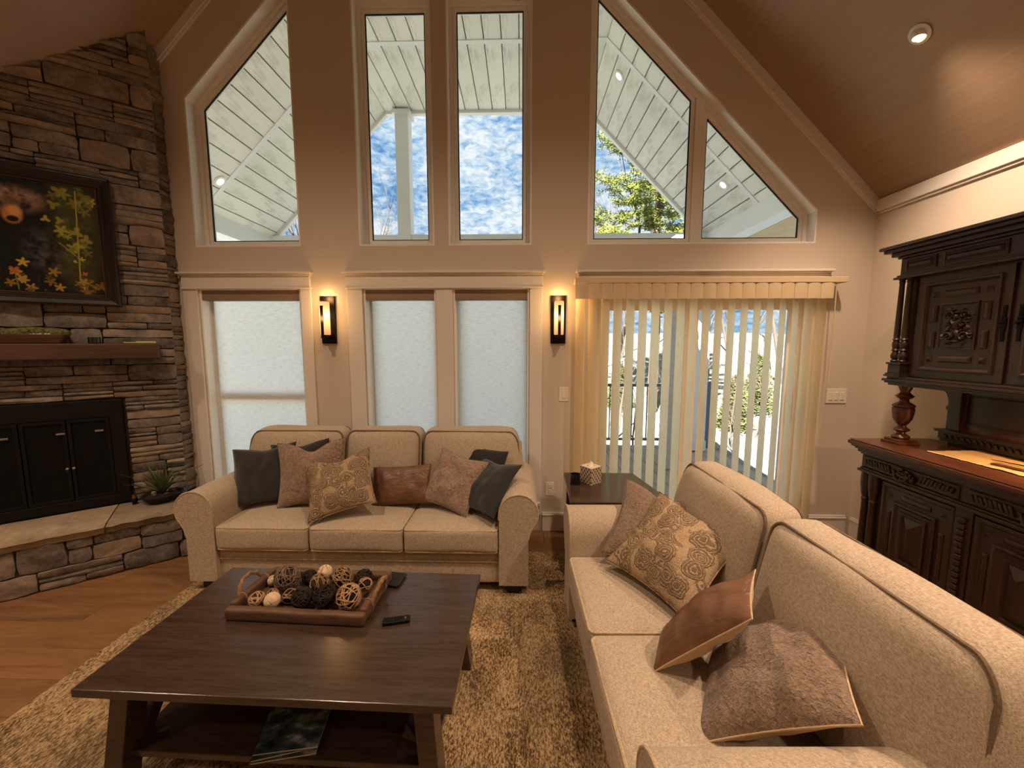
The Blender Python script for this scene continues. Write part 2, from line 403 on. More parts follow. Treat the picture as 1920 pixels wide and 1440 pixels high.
def inset(poly, d):
    """inset a convex ccw polygon by d"""
    n = len(poly); out = []
    for i in range(n):
        p0 = Vector(poly[i - 1]); p1 = Vector(poly[i]); p2 = Vector(poly[(i + 1) % n])
        e1 = (p1 - p0).normalized(); e2 = (p2 - p1).normalized()
        n1 = Vector((-e1.y, e1.x)); n2 = Vector((-e2.y, e2.x)); b = (n1 + n2)
        out.append(tuple(p1 + b * (d / max(1e-6, 1 + n1.dot(n2)))))
    return out
# ================================================================== THE ROOM
D, XR, XL, YB, RX, RZ = 3.17, 2.757, -4.0, -2.3, -0.62, 6.077
WT = 0.16
H_UL = [(-2.66, 2.385), (-1.79, 2.385), (-1.79, 4.39), (-2.66, 3.52)]
H_C1 = rect(-1.311, -0.70, 2.385, 4.25); H_C2 = rect(-0.585, 0.078, 2.385, 4.25)
H_UR = [(0.52, 2.385), (2.305, 2.385), (2.305, 2.635), (0.52, 4.42)]
H_LL = rect(-2.66, -1.815, 0.26, 2.05); H_L1 = rect(-1.29, -0.70, 0.26, 2.05); H_L2 = rect(-0.555, 0.06, 0.26, 2.05)
H_DR = rect(0.56, 2.30, 0.012, 2.05)
def wall_mesh(outer, holes, y0, y1):
    b = MB(); loops = [outer] + holes
    flat = [p for l in loops for p in l]
    tris = tessellate_polygon([[Vector((p[0], p[1], 0)) for p in l] for l in loops])
    n = len(flat)
    b.add([(p[0], y0, p[1]) for p in flat] + [(p[0], y1, p[1]) for p in flat], [tuple(t) for t in tris] + [tuple(i + n for i in t[::-1]) for t in tris])
    for l in loops:
        k = len(l)
        b.add([(p[0], y0, p[1]) for p in l] + [(p[0], y1, p[1]) for p in l], [(i, (i+1) % k, k + (i+1) % k, k + i) for i in range(k)])
    bm = bmesh.new(); me = bpy.data.meshes.new('w'); me.from_pydata(b.v, [], b.f); bm.from_mesh(me)
    bmesh.ops.remove_doubles(bm, verts=bm.verts, dist=1e-5); bmesh.ops.recalc_face_normals(bm, faces=bm.faces)
    bm.to_mesh(me); bm.free(); return me
me = wall_mesh([(XL - .1, -0.02), (XR + .1, -0.02), (XR + .1, 2.6), (RX, RZ - .0), (XL - .1, 2.6)], [H_UL, H_C1, H_C2, H_UR, H_LL, H_L1, H_L2, H_DR], D, D + WT)
me.name = 'wall_back'; me.materials.append(M['wall'])
struct(link('wall_back', me), 'tall cream gable wall pierced by windows')
def wallbox(name, *a): return struct(MB().box(*a).build(name, 'wall'))
wallbox('wall_right', XR, XR + .12, YB, D, -0.02, 2.78)
wallbox('wall_left', XL - .12, XL, YB, D, -0.02, 2.78)
me = wall_mesh([(XL - .1, -0.02), (XR + .1, -0.02), (XR + .1, 2.6), (RX, RZ), (XL - .1, 2.6)], [], YB - .12, YB)
me.materials.append(M['wall']); struct(link('wall_front', me))
# ceiling: two slopes
for nm, xe in (('ceiling', XR), ('ceiling', XL)):
    s = 1 if xe > 0 else -1
    b = MB().prism([(RX, RZ), (xe + s * .12, 2.70 - .12), (xe + s * .12, 2.70 - .12 + .17), (RX, RZ + .17)], YB - .12, D + WT, 'y')
    struct(b.build(nm, 'ceiling'), 'brown timber ceiling slope')
# floor of wide oak planks
fl = struct(MB().box(XL, XR, YB, D, -0.06, -0.018).build('floor', 'subfloor'), 'wide plank oak floor')
y = YB; row = 0; pw = 0.187
while y < D - 0.02:
    x = XL - rnd.uniform(0, 1.2); y1 = min(y + pw, D)
    while x < XR:
        x1 = x + rnd.uniform(1.3, 2.3); a, c = max(x, XL), min(x1, XR)
        if c - a > 0.05:
            b = MB(); w = (c - a) / 2; h = (y1 - y) / 2; e = 0.0022
            b.add([(-w, -h, -.018), (w, -h, -.018), (w, h, -.018), (-w, h, -.018), (-w + .0008, -h + .0008, -e), (w - .0008, -h + .0008, -e), (w - .0008, h - .0008, -e), (-w + .0008, h - .0008, -e),
                   (-w + e, -h + e, 0), (w - e, -h + e, 0), (w - e, h - e, 0), (-w + e, h - e, 0)],
                  [(8, 9, 10, 11)] + [(i, (i+1) % 4, 4 + (i+1) % 4, 4 + i) for i in range(4)] + [(4 + i, 4 + (i+1) % 4, 8 + (i+1) % 4, 8 + i) for i in range(4)])
            o = b.build('plank', 'oak', fl); o.location = ((a + c) / 2, (y + y1) / 2, 0)
        x = x1
    y = y1; row += 1
# trims along the rakes and the eave
def rake(x0, z0, s, name):
    b = MB(); L_ = 5.2; 
    for (d0, d1, t) in ((0.0, 0.062, 0.020), (0.062, 0.078, 0.012)):
        k = math.sqrt(2)
        p = [(x0, z0 - d0 * k), (x0 - s * L_ * .65, z0 + L_ * .65 - d0 * k), (x0 - s * L_ * .65, z0 + L_ * .65 - d1 * k), (x0, z0 - d1 * k)]
        b.prism(p, D - t, D, 'y')
    return struct(b.build(name, 'trim'))
rake(XR, 2.70, 1, 'trim_1'); rake(XL, 2.70, -1, 'trim_2')
b = MB().box(XR - .030, XR, YB, D - .021, 2.608, 2.698).box(XR - .016, XR, YB, D - .021, 2.590, 2.608); struct(b.build('trim_3', 'trim', bevel=.004))
def baseboard(name, segs, axis='x'):
    b = MB()
    for a, c in segs:
        if axis == 'x':
            b.box(a, c, D - .016, D, 0, .135); b.box(a, c, D - .021, D, .135, .150); b.box(a, c, D - .012, D, .150, .165)
        else:
            b.box(XR - .016, XR, a, c, 0, .135); b.box(XR - .021, XR, a, c, .135, .150); b.box(XR - .012, XR, a, c, .150, .165)
    return struct(b.build(name, 'trim', bevel=.003))
baseboard('baseboard_back', [(-1.70, -1.43), (0.18, 0.445), (2.42, XR - .03)]); baseboard('baseboard_right', [(YB, D - .03)], 'y')

# ------------------------------------------------------------------ windows
def window(n, label, polys, opening, muls=(), rail=None, fw=0.038, sw=0.030):
    """frame lining the opening, a sash ring, black gasket and pane for each light"""
    y0, y1 = 3.265, 3.325
    b = MB().frame(opening, inset(opening, fw), y0, y1, 'y')
    for (xa, xb, za, zb) in muls: b.box(xa, xb, y0 - .004, y1, za, zb)
    w = struct(b.build('window_%d' % n, 'vinyl', bevel=.004), label)
    for p in polys:
        b = MB().frame(p, inset(p, sw), y0 + .012, y1 - .008, 'y'); b.build('sash', 'vinyl', w, bevel=.004)
        q = inset(p, sw); MB().frame(q, inset(q, .008), y0 + .022, y0 + .030, 'y').build('gasket', 'gasket', w)
        MB().prism(inset(q, .004), y0 + .030, y0 + .034, 'y').build('pane', 'glass', w)
        if rail: MB().box(q[0][0], q[1][0], y0 + .008, y1 - .004, rail - .03, rail + .03).build('meeting_rail', 'vinyl', w, bevel=.004)
    MB().frame(opening, inset(opening, .012), D + .001, y0, 'y').build('jamb_liner', 'vinyl', w)
    return w
def sub(poly, fw=.038): return inset(poly, fw)
window(1, 'tall trapezoid window beside the stone chimney', [sub(H_UL)], H_UL)
window(2, 'upper middle window showing the porch post', [sub(H_C1)], H_C1)
window(3, 'upper middle window showing only cloudy sky', [sub(H_C2)], H_C2)
u_ = sub(H_UR); zt = lambda x: u_[2][1] + (u_[2][0] - x)
window(4, 'wide sloping window split by a mullion, pine tree behind', [[u_[0], (1.365, u_[1][1]), (1.365, zt(1.365)), u_[3]], [(1.435, u_[1][1]), u_[1], u_[2], (1.435, zt(1.435))]], H_UR, [(1.365, 1.435, 2.40, zt(1.40) + .02)])
window(5, 'lower window covered by a shade next to the chimney', [sub(H_LL, .014)], H_LL, rail=1.14, fw=.014, sw=.018)
window(6, 'lower window of the middle pair, nearer the chimney', [sub(H_L1, .014)], H_L1, fw=.014, sw=.018)
window(7, 'lower window of the middle pair, nearer the sliding door', [sub(H_L2, .014)], H_L2, fw=.014, sw=.018)
def casing(n, x0, x1, stiles, cap, z0=.14, full=True):
    b = MB(); 
    for a, c in stiles: b.box(a, c, D - .018, D, z0, 2.045)
    t = struct(b.build('trim_%d' % n, 'trim', bevel=.003), 'flat window casing with a stepped header')
    MB().box(x0, x1, D - .026, D, 2.058, 2.150).build('header_board', 'trim', t, bevel=.003)
    MB().box(x0 - .008, x1 + .008, D - .032, D, 2.044, 2.058).build('bead', 'trim', t, bevel=.004)
    MB().box(x0 - .010, x1 + .010, D - .038, D, 2.150, 2.162).box(x0 - .022, x1 + .022, D - .055, D, 2.162, 2.180).build('cap', 'trim', t, bevel=.004)
    if full: MB().box(x0 + .01, x1 - .01, D - .05, D, .235, .262).build('stool', 'trim', t, bevel=.004)
    return t
casing(4, -2.788, -1.722, [(-2.788, -2.668), (-1.808, -1.722)], 0)
casing(5, -1.425, 0.168, [(-1.425, -1.298), (-.694, -.560), (.066, .168)], 0)
casing(6, 0.455, 2.415, [(.455, .552), (2.308, 2.415)], 0, 0.0, False)

# ------------------------------------------------------------------ sliding glass door
b = MB().frame(rect(.56, 2.30, .012, 2.05), rect(.60, 2.26, .05, 2.01), 3.225, 3.325, 'y')
dr = struct(b.build('door_1', 'vinyl', bevel=.004), 'white sliding patio door behind vertical blind')
for k, (a, c, y) in enumerate(((.60, 1.47, 3.275), (1.35, 2.26, 3.240))):
    p = rect(a, c, .055, 2.005); q = [(a + .07, .17), (c - .09, .17), (c - .09, 1.875), (a + .07, 1.875)]
    if k: q = [(a + .11, .17), (c - .07, .17), (c - .07, 1.875), (a + .11, 1.875)]
    s = MB().frame(p, q, y, y + .03, 'y').build('sliding_panel', 'vinyl', dr, bevel=.004)
    MB().prism(inset(q, -.005), y + .012, y + .017, 'y').build('pane', 'glass', s)
    if k: MB().box(c - .045, c - .025, y - .03, y, .92, 1.18).build('pull_handle', 'bronze', s, bevel=.004)

# ------------------------------------------------------------------ roller shades
def roller(x0, x1, label, gl, gr):
    t = thing('roller_shade', label, 'shade', ((x0 + x1) / 2, 3.222, .30), 0, 'woven roller shades'); w = (x1 - x0) / 2
    MB().box(-w, w, -.045, .03, 1.655, 1.742).build('cassette', 'shadebox', t, bevel=.006)
    n = 14
    MB().grid(lambda u, v: (-w + gl + (2*w - gl - gr) * u, .026 + .002 * math.sin(v * 9), .03 + 1.63 * v), 6, n).build('fabric', 'shade', t, True)
    MB().box(-w + gl, w - gr, .002, .022, 0.0, .035).build('hem_bar', 'vinyl', t, bevel=.004)
    return t
roller(-2.655, -1.82, 'woven roller shade nearest the stone chimney, showing the window rail shadow', .045, .008)
roller(-1.285, -.705, 'woven roller shade between the two wall sconces, nearer the chimney', .030, .006)
roller(-.55, .055, 'woven roller shade beside the sconce next to the sliding door', .012, .012)

# ------------------------------------------------------------------ vertical blind
vb = thing('vertical_blind', 'cream vertical vane blind across the sliding patio door', 'blind', (1.42, 3.085, .02))
MB().box(-1.005, 1.06, -.045, .05, 2.045, 2.087).build('headrail', 'valance', vb, bevel=.003)
for xx in (-.93, 0.02, .98): MB().box(xx - .03, xx + .03, .0, .085, 2.087, 2.095).build('bracket', 'chrome', vb)
pitch = .0985; x = -.955; ph = R(27); vw = .088
vm = MB(); tmz = 2.02
def vane(u, v):
    a = (u - .5) * vw; cv = .007 * (1 - (2 * u - 1) ** 2)
    return (a * math.cos(ph) - cv * math.sin(ph), a * math.sin(ph) + cv * math.cos(ph), .012 + (tmz - .012) * v)
vane_o = None; tab_o = None
for i in range(20):
    if vane_o is None:
        vane_o = vm.grid(vane, 5, 2).build('vane', 'vane', vb, True); o = vane_o
        tab_o = MB().grid(lambda u, v: ((u - .5) * .0965, -.008 * (1 - (2*u - 1) ** 2), 1.925 + .118 * v), 6, 1).build('unlit_top_tab', 'valance', vb, True); t2 = tab_o  # added opaque tabs stand in for vane tops that get no backlight
    else:
        o = vane_o.copy(); COL.objects.link(o); t2 = tab_o.copy(); COL.objects.link(t2)
    o.location = (x + i * pitch, .01, 0); t2.location = (x + i * pitch, -.036, 0)
    if i >= 18: o.rotation_euler = (0, 0, R(-14))
MB().tube([(.985, -.03, 2.04), (.988, -.035, 1.6), (.975, -.04, 1.28)], .004, 6).build('wand', 'valance', vb)

# ------------------------------------------------------------------ sconces
def sconce(x, label):
    t = thing('wall_sconce', label, 'sconce', (x, D, 1.60), 0, 'bronze wall sconces')
    MB().box(-.060, .060, -.016, 0, 0, .385).build('backplate', 'bronze', t, bevel=.003)
    tb = MB().lathe([(.036, .07), (.0385, .08), (.0385, .325), (.036, .335), (.030, .335), (.030, .07)], 24, (0, -.068, 0)).build('glass_tube', 'sconceglow', t, True)
    MB().lathe([(.010, 0), (.013, .02), (.013, .07), (.008, .09)], 12, (0, -.068, .20)).build('bulb', 'bulb', tb, True)
    MB().box(-.011, .011, -.118, -.112, .055, .300).box(-.011, .011, -.118, -.068, .293, .300).build('front_bar', 'bronze', t, bevel=.001)
    MB().lathe([(.0, .050), (.030, .050), (.030, .070), (.0, .070)], 18, (0, -.068, 0)).box(-.013, .013, -.118, -.012, .044, .056).build('lower_arm', 'bronze', t)
    ld = bpy.data.lights.new('sconce_light', 'POINT'); ld.energy = SCONCE * .17; ld.color = (1.0, .56, .22); ld.shadow_soft_size = .022
    lo = bpy.data.objects.new('sconce_light', ld); COL.objects.link(lo); lo.parent = t; lo.location = (0, -.068, .365)
    l2 = bpy.data.lights.new('sconce_light', 'POINT'); l2.energy = SCONCE * .22; l2.color = (1.0, .56, .22); l2.shadow_soft_size = .03
    lo = bpy.data.objects.new('sconce_light', l2); COL.objects.link(lo); lo.parent = t; lo.location = (0, -.135, .20)
sconce(-1.588, 'lit bronze wall sconce between the two shaded windows')
sconce(.298, 'lit bronze wall sconce beside the vertical blind')

# ------------------------------------------------------------------ switches, outlet
def plate(name, x, z, w, h, rock, label, cat):
    t = thing(name, label, cat, (x, D, z))
    MB().box(-w/2, w/2, -.006, 0, -h/2, h/2).build('cover_plate', 'switch', t, bevel=.002)
    for rx in rock: MB().box(rx - .016, rx + .016, -.010, -.004, -.033, .033).build('rocker', 'switch', t, bevel=.002)
plate('light_switch', .352, 1.183, .078, .118, (0,), 'single rocker light switch below the sconce by the blind', 'switch')
plate('light_switch', 2.565, 1.175, .165, .118, (-.046, 0, .046), 'triple rocker light switch by the carved hutch', 'switch')
t = thing('power_outlet', 'wall power outlet low on the wall beside the back sofa', 'outlet', (.245, D, .37))
MB().box(-.037, .037, -.006, 0, -.058, .058).build('cover_plate', 'switch', t, bevel=.002)
for zz in (-.024, .024): MB().box(-.015, .015, -.009, -.004, zz - .017, zz + .017).build('socket', 'switch', t, bevel=.002)

# ------------------------------------------------------------------ recessed ceiling lamps
def can(x, y, label, power=CAN_W, tilt=None):
    s = 1 if x > RX else -1; z = (5.457 - x) if s > 0 else (6.697 + x)
    t = thing('recessed_light', label, 'ceiling light', (x, y, z - .002)); t.rotation_euler = (0, R(45) * s, 0)
    MB().lathe([(.034, .0), (.052, .0), (.054, -.003), (.050, -.006), (.038, -.009), (.034, -.004)], 32).build('trim_ring', 'trim', t, True)
    g = MB().lathe([(.033, .010), (.036, -.003), (.032, -.018), (.028, -.021), (.025, -.015)], 28).build('eyeball', 'trim', t, True); g.rotation_euler = (0, R(-38) * s, 0)
    MB().lathe([(.0, -.016), (.027, -.016), (.027, -.020), (.0, -.022)], 24).build('lamp_face', 'lamp', g, True)
    ld = bpy.data.lights.new('recessed_lamp', 'SPOT'); ld.energy = power; ld.color = LAMP; ld.spot_size = R(128); ld.spot_blend = 1.0; ld.shadow_soft_size = .05
    lo = bpy.data.objects.new('recessed_lamp', ld); COL.objects.link(lo); lo.location = (x - .06 * s, y, z - .08); lo.rotation_euler = tilt or (0, R(6) * s, 0)
can(2.172, 2.34, 'lit recessed ceiling light above the carved hutch', CAN_W * .74, (R(-7), R(-4), 0))
for x, y, k_, lab in ((2.172, .75, 1.0, 'unseen lit recessed ceiling light over the near end of the loveseat'), (2.172, -.9, .55, 'unseen lit recessed ceiling light over the floor behind the loveseat'), (-3.41, 1.2, .40, 'unseen lit recessed ceiling light beside the chimney breast'), (-3.41, -.6, .55, 'unseen lit recessed ceiling light over the open floor by the chimney wall'),
                  (.9, .85, 1.15, 'added unseen fill light high on the hutch side slope'), (-2.14, .85, 1.15, 'added unseen fill light high on the chimney side slope')):
    can(x, y, lab, CAN_W * k_)  # unseen cans carry the room's light; the high pair is added fill
# ================================================================== STONE FIREPLACE
FP = (-2.80, 3.04, 0.0); FA = R(38)
def stone(w, h, d, rg, slope=0.0):
    """one ledge stone, local x width, z height, outward -y"""
    nx = 4 if w > .16 else 3; nz = 2 if h < .09 else 3
    b = MB(); j = min(w, h) * .038; top = [rg.uniform(-j, j * .2) for _ in range(nx + 1)]; bot = [rg.uniform(-j * .2, j) for _ in range(nx + 1)]
    la = [rg.uniform(-j * .1, j * .9) for _ in range(nz + 1)]; ra = [rg.uniform(-j * .9, j * .1) for _ in range(nz + 1)]
    tilt = rg.uniform(-.006, .010); v = []
    for k in range(nz + 1):
        for i in range(nx + 1):
            u, t = i / nx, k / nz
            x = w * u + la[k] * (1 - u) + ra[k] * u; z = h * t + bot[i] * (1 - t) + top[i] * t
            edge = (i in (0, nx)) or (k in (0, nz)); corner = (i in (0, nx)) and (k in (0, nz))
            dd = d + rg.uniform(-.005, .006) + tilt * (t - .5) * 2
            if edge: dd -= rg.uniform(.004, .010)
            if corner: cc_ = min(.05 * h, .006); dd -= .008; x += (cc_ if i == 0 else -cc_); z += (cc_ if k == 0 else -cc_)
            v.append((x, -max(dd, .004), z + slope * x))
    f = [(k*(nx+1) + i, k*(nx+1) + i + 1, (k+1)*(nx+1) + i + 1, (k+1)*(nx+1) + i) for k in range(nz) for i in range(nx)]
    ring = list(range(nx + 1)) + [k*(nx+1) + nx for k in range(1, nz + 1)] + [nz*(nx+1) + i for i in range(nx - 1, -1, -1)] + [k*(nx+1) for k in range(nz - 1, 0, -1)]
    o = len(v); n = len(ring)
    v += [(v[i][0], .03, v[i][2]) for i in ring]
    f += [(ring[i], o + i, o + (i+1) % n, ring[(i+1) % n]) for i in range(n)]
    return b.add(v, f)
def clad(parent, x0, x1, z0, z1, rg, base, band=(.11, .19), seg=(.22, .62), zmax=None, rx=None, tall=.18, jit=.02, maxlay=4):
    """ledge stones over a rectangle of the parent's xz plane"""
    z = z0; cnt = 0
    while z < z1 - .02:
        H = rg.uniform(*band)
        if z + H > z1 - .06: H = z1 - z
        x = x0
        while x < x1 - .01:
            W = rg.uniform(*seg)
            if x + W > x1 - .10: W = x1 - x
            lay = 1 if rg.random() < tall else rg.choice([2, 2, 3, 3, maxlay] if H > .10 else [1, 2, 2])
            cuts = [0] + sorted((i + rg.uniform(-.22, .22)) / lay for i in range(1, lay)) + [1]
            for a, c in zip(cuts[:-1], cuts[1:]):
                xs = [0, 1]
                if W > .30 and rg.random() < .38: xs = [0, rg.uniform(.3, .7), 1]
                for p, q in zip(xs[:-1], xs[1:]):
                    g = .0016; sx0 = x + W * p + g; sx1 = x + W * q - g; sz0 = z + H * a + g; sz1 = z + H * c - g
                    if zmax is not None and sz0 > max(zmax(sx0), zmax(sx1)) - .02: continue
                    if sx1 - sx0 < .02 or sz1 - sz0 < .012: continue
                    sb = stone(sx1 - sx0, sz1 - sz0, base + rg.uniform(0, jit), rg)
                    if zmax is not None: sb.v = [(p_[0], p_[1], min(p_[2], max(zmax(sx0 + p_[0]) - sz0, -.01))) for p_ in sb.v]
                    st = sb.build('stone', 'stone', parent, True, angle=50)
                    if rx is None: st.location = (sx0, 0, sz0)
                    else: st.matrix_local = rx @ Matrix.Translation((sx0, 0, sz0))
                    cnt += 1
            x += W
        z += H
    return cnt
rg = random.Random(21)
b = MB().prism([(-1.60, 0), (-.004, 0), (-.004, 3.86), (-1.60, 2.62)], .0, .06, 'y').build('wall_fireplace', 'mortar')
wf = struct(b, 'corner chimney breast clad in brown ledge stone'); wf.location = FP; wf.rotation_euler = (0, 0, FA)
ztop = lambda x: 3.905 + .788 * x
n_a = clad(wf, -1.50, .006, 1.19, 3.95, rg, .016, zmax=ztop, seg=(.24, .66))
n_b = clad(wf, -.31, .006, .36, 1.19, rg, .016, seg=(.14, .33), band=(.10, .17))
# the short return against the window wall (plane facing +X)
Minv = (Matrix.Translation(FP) @ Matrix.Rotation(FA, 4, 'Z')).inverted()
ret = Minv @ Matrix.Translation((-2.835, 3.035, 0)) @ Matrix.Rotation(R(90), 4, 'Z')
MB().box(-2.87, -2.838, 3.05, 3.168, 0, 3.84, Minv).build('mortar_core', 'mortar', wf)
n_c = clad(wf, 0.0, .132, .36, 3.85, rg, .012, rx=ret, seg=(.13, .14), band=(.07, .12), tall=.62, jit=.012, maxlay=2)
print('STONES', n_a, n_b, n_c)

# ------------------------------------------------------------------ hearth
hz = .37
b = MB().box(-1.66, .10, -.425, -.03, 0, hz - .05).build('hearth', 'mortar'); he = struct(b, 'raised stone hearth with a flagstone top'); he.location = FP; he.rotation_euler = (0, 0, FA)
hm = Matrix.Translation((0, -.425, 0))
clad(he, -1.66, .10, .004, hz - .055, rg, .014, rx=hm, seg=(.20, .42), band=(.12, .17), tall=.5, jit=.012, maxlay=2)
em = Matrix.Translation((.10, -.41, 0)) @ Matrix.Rotation(R(90), 4, 'Z')
clad(he, 0, .38, .004, hz - .055, rg, .008, rx=em, seg=(.16, .24), band=(.12, .17), tall=.5, jit=.008, maxlay=2)
xs = [-1.68, -1.02, -.40, .13]
for a, c in zip(xs[:-1], xs[1:]):
    g = .004; nx, ny = 14, 7; b = MB(); rr = random.Random(int(a * 100))
    fr = [rr.uniform(-.014, .012) for _ in range(nx + 1)]
    def top(u, v):
        x = a + g + (c - a - 2*g) * u; yy = -.475 - fr[int(round(u * nx))] + (.475 + fr[int(round(u * nx))] - .025) * v
        return (x, yy, hz + .004 * noise.noise((x * 7, yy * 7, 1)) - (.010 if v == 0 else 0))
    b.grid(top, nx, ny)
    n_ = (nx + 1)
    lo_ = [(b.v[i][0], b.v[i][1] + .012 + .008 * noise.noise((i * 3.1, 2, a)), hz - .030 + .008 * noise.noise((i * 2.3, 5, a))) for i in range(n_)]
    lo2 = [(p[0], p[1] + .008, hz - .056) for p in lo_]
    o = len(b.v); b.v += lo_ + lo2
    for i in range(nx): b.f += [(i, o + i, o + i + 1, i + 1), (o + i, o + n_ + i, o + n_ + i + 1, o + i + 1)]
    ends = [[j * n_ for j in range(ny + 1)], [j * n_ + nx for j in range(ny + 1)]]
    for e_, s_ in zip(ends, (0, nx)):
        o2 = len(b.v); b.v += [(b.v[i][0], b.v[i][1], hz - .056) for i in e_]
        for j in range(ny): b.f.append((e_[j], e_[j + 1], o2 + j + 1, o2 + j))
    b.build('flagstone', 'slab', he, True, angle=60)

# ------------------------------------------------------------------ fireplace insert
fi = thing('fireplace_insert', 'black fireplace insert with screened doors in the stone chimney', 'fireplace', FP, FA)
X0, X1, Z0, Z1 = -1.36, -.325, hz + .012, 1.185
MB().frame(rect(X0, X1, Z0, Z1), rect(X0 + .075, X1 - .075, Z0 + .07, Z1 - .13), -.036, .0, 'y').build('surround', 'black', fi, bevel=.004)
MB().box(X0 + .07, X1 - .07, .004, .012, Z0 + .06, Z1 - .12).build('firebox', 'blackmatte', fi)
nd = 4; w = (X1 - X0 - .15) / nd
for i in range(nd):
    a = X0 + .075 + i * w
    d_ = MB().frame(rect(a + .003, a + w - .003, Z0 + .072, Z1 - .132), rect(a + .022, a + w - .022, Z0 + .095, Z1 - .155), -.032, -.012, 'y').build('door', 'black', fi, bevel=.002)
    MB().box(a + .02, a + w - .02, -.022, -.020, Z0 + .093, Z1 - .153).build('screen', 'screen', d_)
    MB().lathe([(.003, 0), (.009, .006), (.009, .012), (.0, .016)], 12, mt=Matrix.Translation((a + (w - .016 if i % 2 == 0 else .016), -.032, .70)) @ Matrix.Rotation(R(90), 4, 'X')).build('knob', 'chrome', d_, True)
for xx in (-.908, -.65, -.458): MB().box(xx - .022, xx + .022, -.041, -.034, .951, .964).build('damper_tab', 'chrome', fi, bevel=.002)

# ------------------------------------------------------------------ mantel and what stands on it
ma = thing('mantel_shelf', 'thick brown timber mantel on the stone chimney', 'mantel', FP, FA)
b = MB().rbox((-.80, -.093, 1.545), (.722, .083, .055), .006, 12, fn=lambda p: p + Vector((0, .002 * noise.noise((p.x * 9, p.z * 20, 3)), .002 * noise.noise((p.x * 6, p.y * 30, 8)))))
b.build('beam', 'mantel', ma, True)
pl = thing('moss_planter', 'low wooden trough planted with green moss on the mantel', 'planter', FP, FA)
b = MB().add([(-1.05, -.15, 1.602), (-.575, -.15, 1.602), (-.575, -.05, 1.602), (-1.05, -.05, 1.602), (-1.08, -.165, 1.662), (-.545, -.165, 1.662), (-.545, -.035, 1.662), (-1.08, -.035, 1.662),
              (-1.07, -.157, 1.662), (-.555, -.157, 1.662), (-.555, -.043, 1.662), (-1.07, -.043, 1.662), (-1.06, -.15, 1.640), (-.565, -.15, 1.640), (-.565, -.05, 1.640), (-1.06, -.05, 1.640)],
             [(0, 1, 2, 3)] + [q for k in (0, 4, 8) for q in [(k + i, k + (i+1) % 4, k + 4 + (i+1) % 4, k + 4 + i) for i in range(4)]] + [(12, 13, 14, 15)])
b.build('trough', 'mantel', pl, bevel=.003)
m = Mat('dry_moss', '#4c4f25', 1.0); v = m.coord(); a_ = m.noise(v, 60, 4); m.color(m.ramp(a_, [(.3, '#2a2c14'), (.65, '#6d7038')])); m.bump(a_, 1.0, .01); M['moss'] = m.m
M['gravel'] = Mat('white_pebbles', '#c9c1b0', .8).m
rr = random.Random(5); b = MB()
for i in range(16):
    x = -1.04 + i * .032; r = rr.uniform(.026, .045)
    b.rbox((x, -.10 + rr.uniform(-.02, .02), 1.665 + rr.uniform(-.004, .014)), (r * 1.25, r * 1.1, r * .85), r * .8, 8, fn=lambda p: p * (1 + .22 * noise.noise(p * 60 + Vector((i, 0, 0)))))
o = b.build('moss', 'moss', pl, True); o['kind'] = 'stuff'
b = MB()
for i in range(20):
    b.rbox((rr.uniform(-1.0, -.6), -.152 + rr.uniform(0, .01), 1.660 + rr.uniform(0, .004)), (.006, .006, .005), .004, 3)
o = b.build('pebbles', 'gravel', pl, True); o['kind'] = 'stuff'
M['darkglass'] = Mat('smoked_glass', '#161614', .12, spec=.6).m
M['wax'] = Mat('brown_wax', '#4a3b2c', .5).m
ca = thing('candle_jar', 'small dark glass candle jar standing on the mantel', 'candle', (0, 0, 0)); ca.location = (Matrix.Translation(FP) @ Matrix.Rotation(FA, 4, 'Z')) @ Vector((-.415, -.12, 1.60))
MB().lathe([(.034, .0), (.036, .004), (.033, .006), (.033, .046), (.030, .046), (.030, .010), (.0, .010)], 24).build('jar', 'darkglass', ca, True)
MB().lathe([(.0, .010), (.029, .010), (.029, .028), (.0, .028)], 20).build('wax', 'wax', ca, True)
M['limeplastic'] = Mat('lime_plastic', '#b8bf62', .4).m
lg = thing('gas_lighter', 'long pale green lighter lying on the mantel end', 'lighter', (0, 0, 0), FA + R(3)); lg.location = (Matrix.Translation(FP) @ Matrix.Rotation(FA, 4, 'Z')) @ Vector((-.18, -.125, 1.60))
MB().rbox((.035, 0, .009), (.055, .011, .009), .006, 6).build('handle', 'limeplastic', lg, True)
MB().tube([(-.02, 0, .008), (-.085, 0, .007)], .0045, 8).build('nozzle', 'limeplastic', lg, True)
MB().box(-.012, .006, -.006, .006, .001, .006).build('trigger', 'blackmatte', lg)

# ------------------------------------------------------------------ painting
PX0, PX1, PZ0, PZ1 = -1.36, -.262, 1.868, 2.765
pt = thing('framed_painting', 'framed painting of a black bear among yellow leaves on the chimney', 'painting', Matrix.Translation(FP) @ Matrix.Rotation(FA, 4, 'Z') @ Vector((0, -.030, 0)), FA)
M['frame'] = m_wood('dark_picture_frame', '#120d0b', '#221712', .28, (3, 3, 3), .05)
M['gilt'] = Mat('coppery_fillet', '#5b3a24', .3, .6).m
fo = rect(PX0, PX1, PZ0, PZ1)
prof = [(0, -.020), (0, -.060), (.012, -.066), (.040, -.058), (.052, -.046), (.066, -.046), (.074, -.036), (.074, -.02)]
def moulding(poly, prof):
    b = MB(); n = len(poly); rings = []
    for d_, y_ in prof:
        q = inset(poly, d_) if d_ else poly
        rings.append([(p[0], y_, p[1]) for p in q])
    for r_ in rings: b.v += r_
    for k in range(len(prof) - 1):
        for i in range(n): b.f.append((k*n + i, k*n + (i+1) % n, (k+1)*n + (i+1) % n, (k+1)*n + i))
    return b
moulding(fo, prof).build('frame', 'frame', pt, False, bevel=.002)
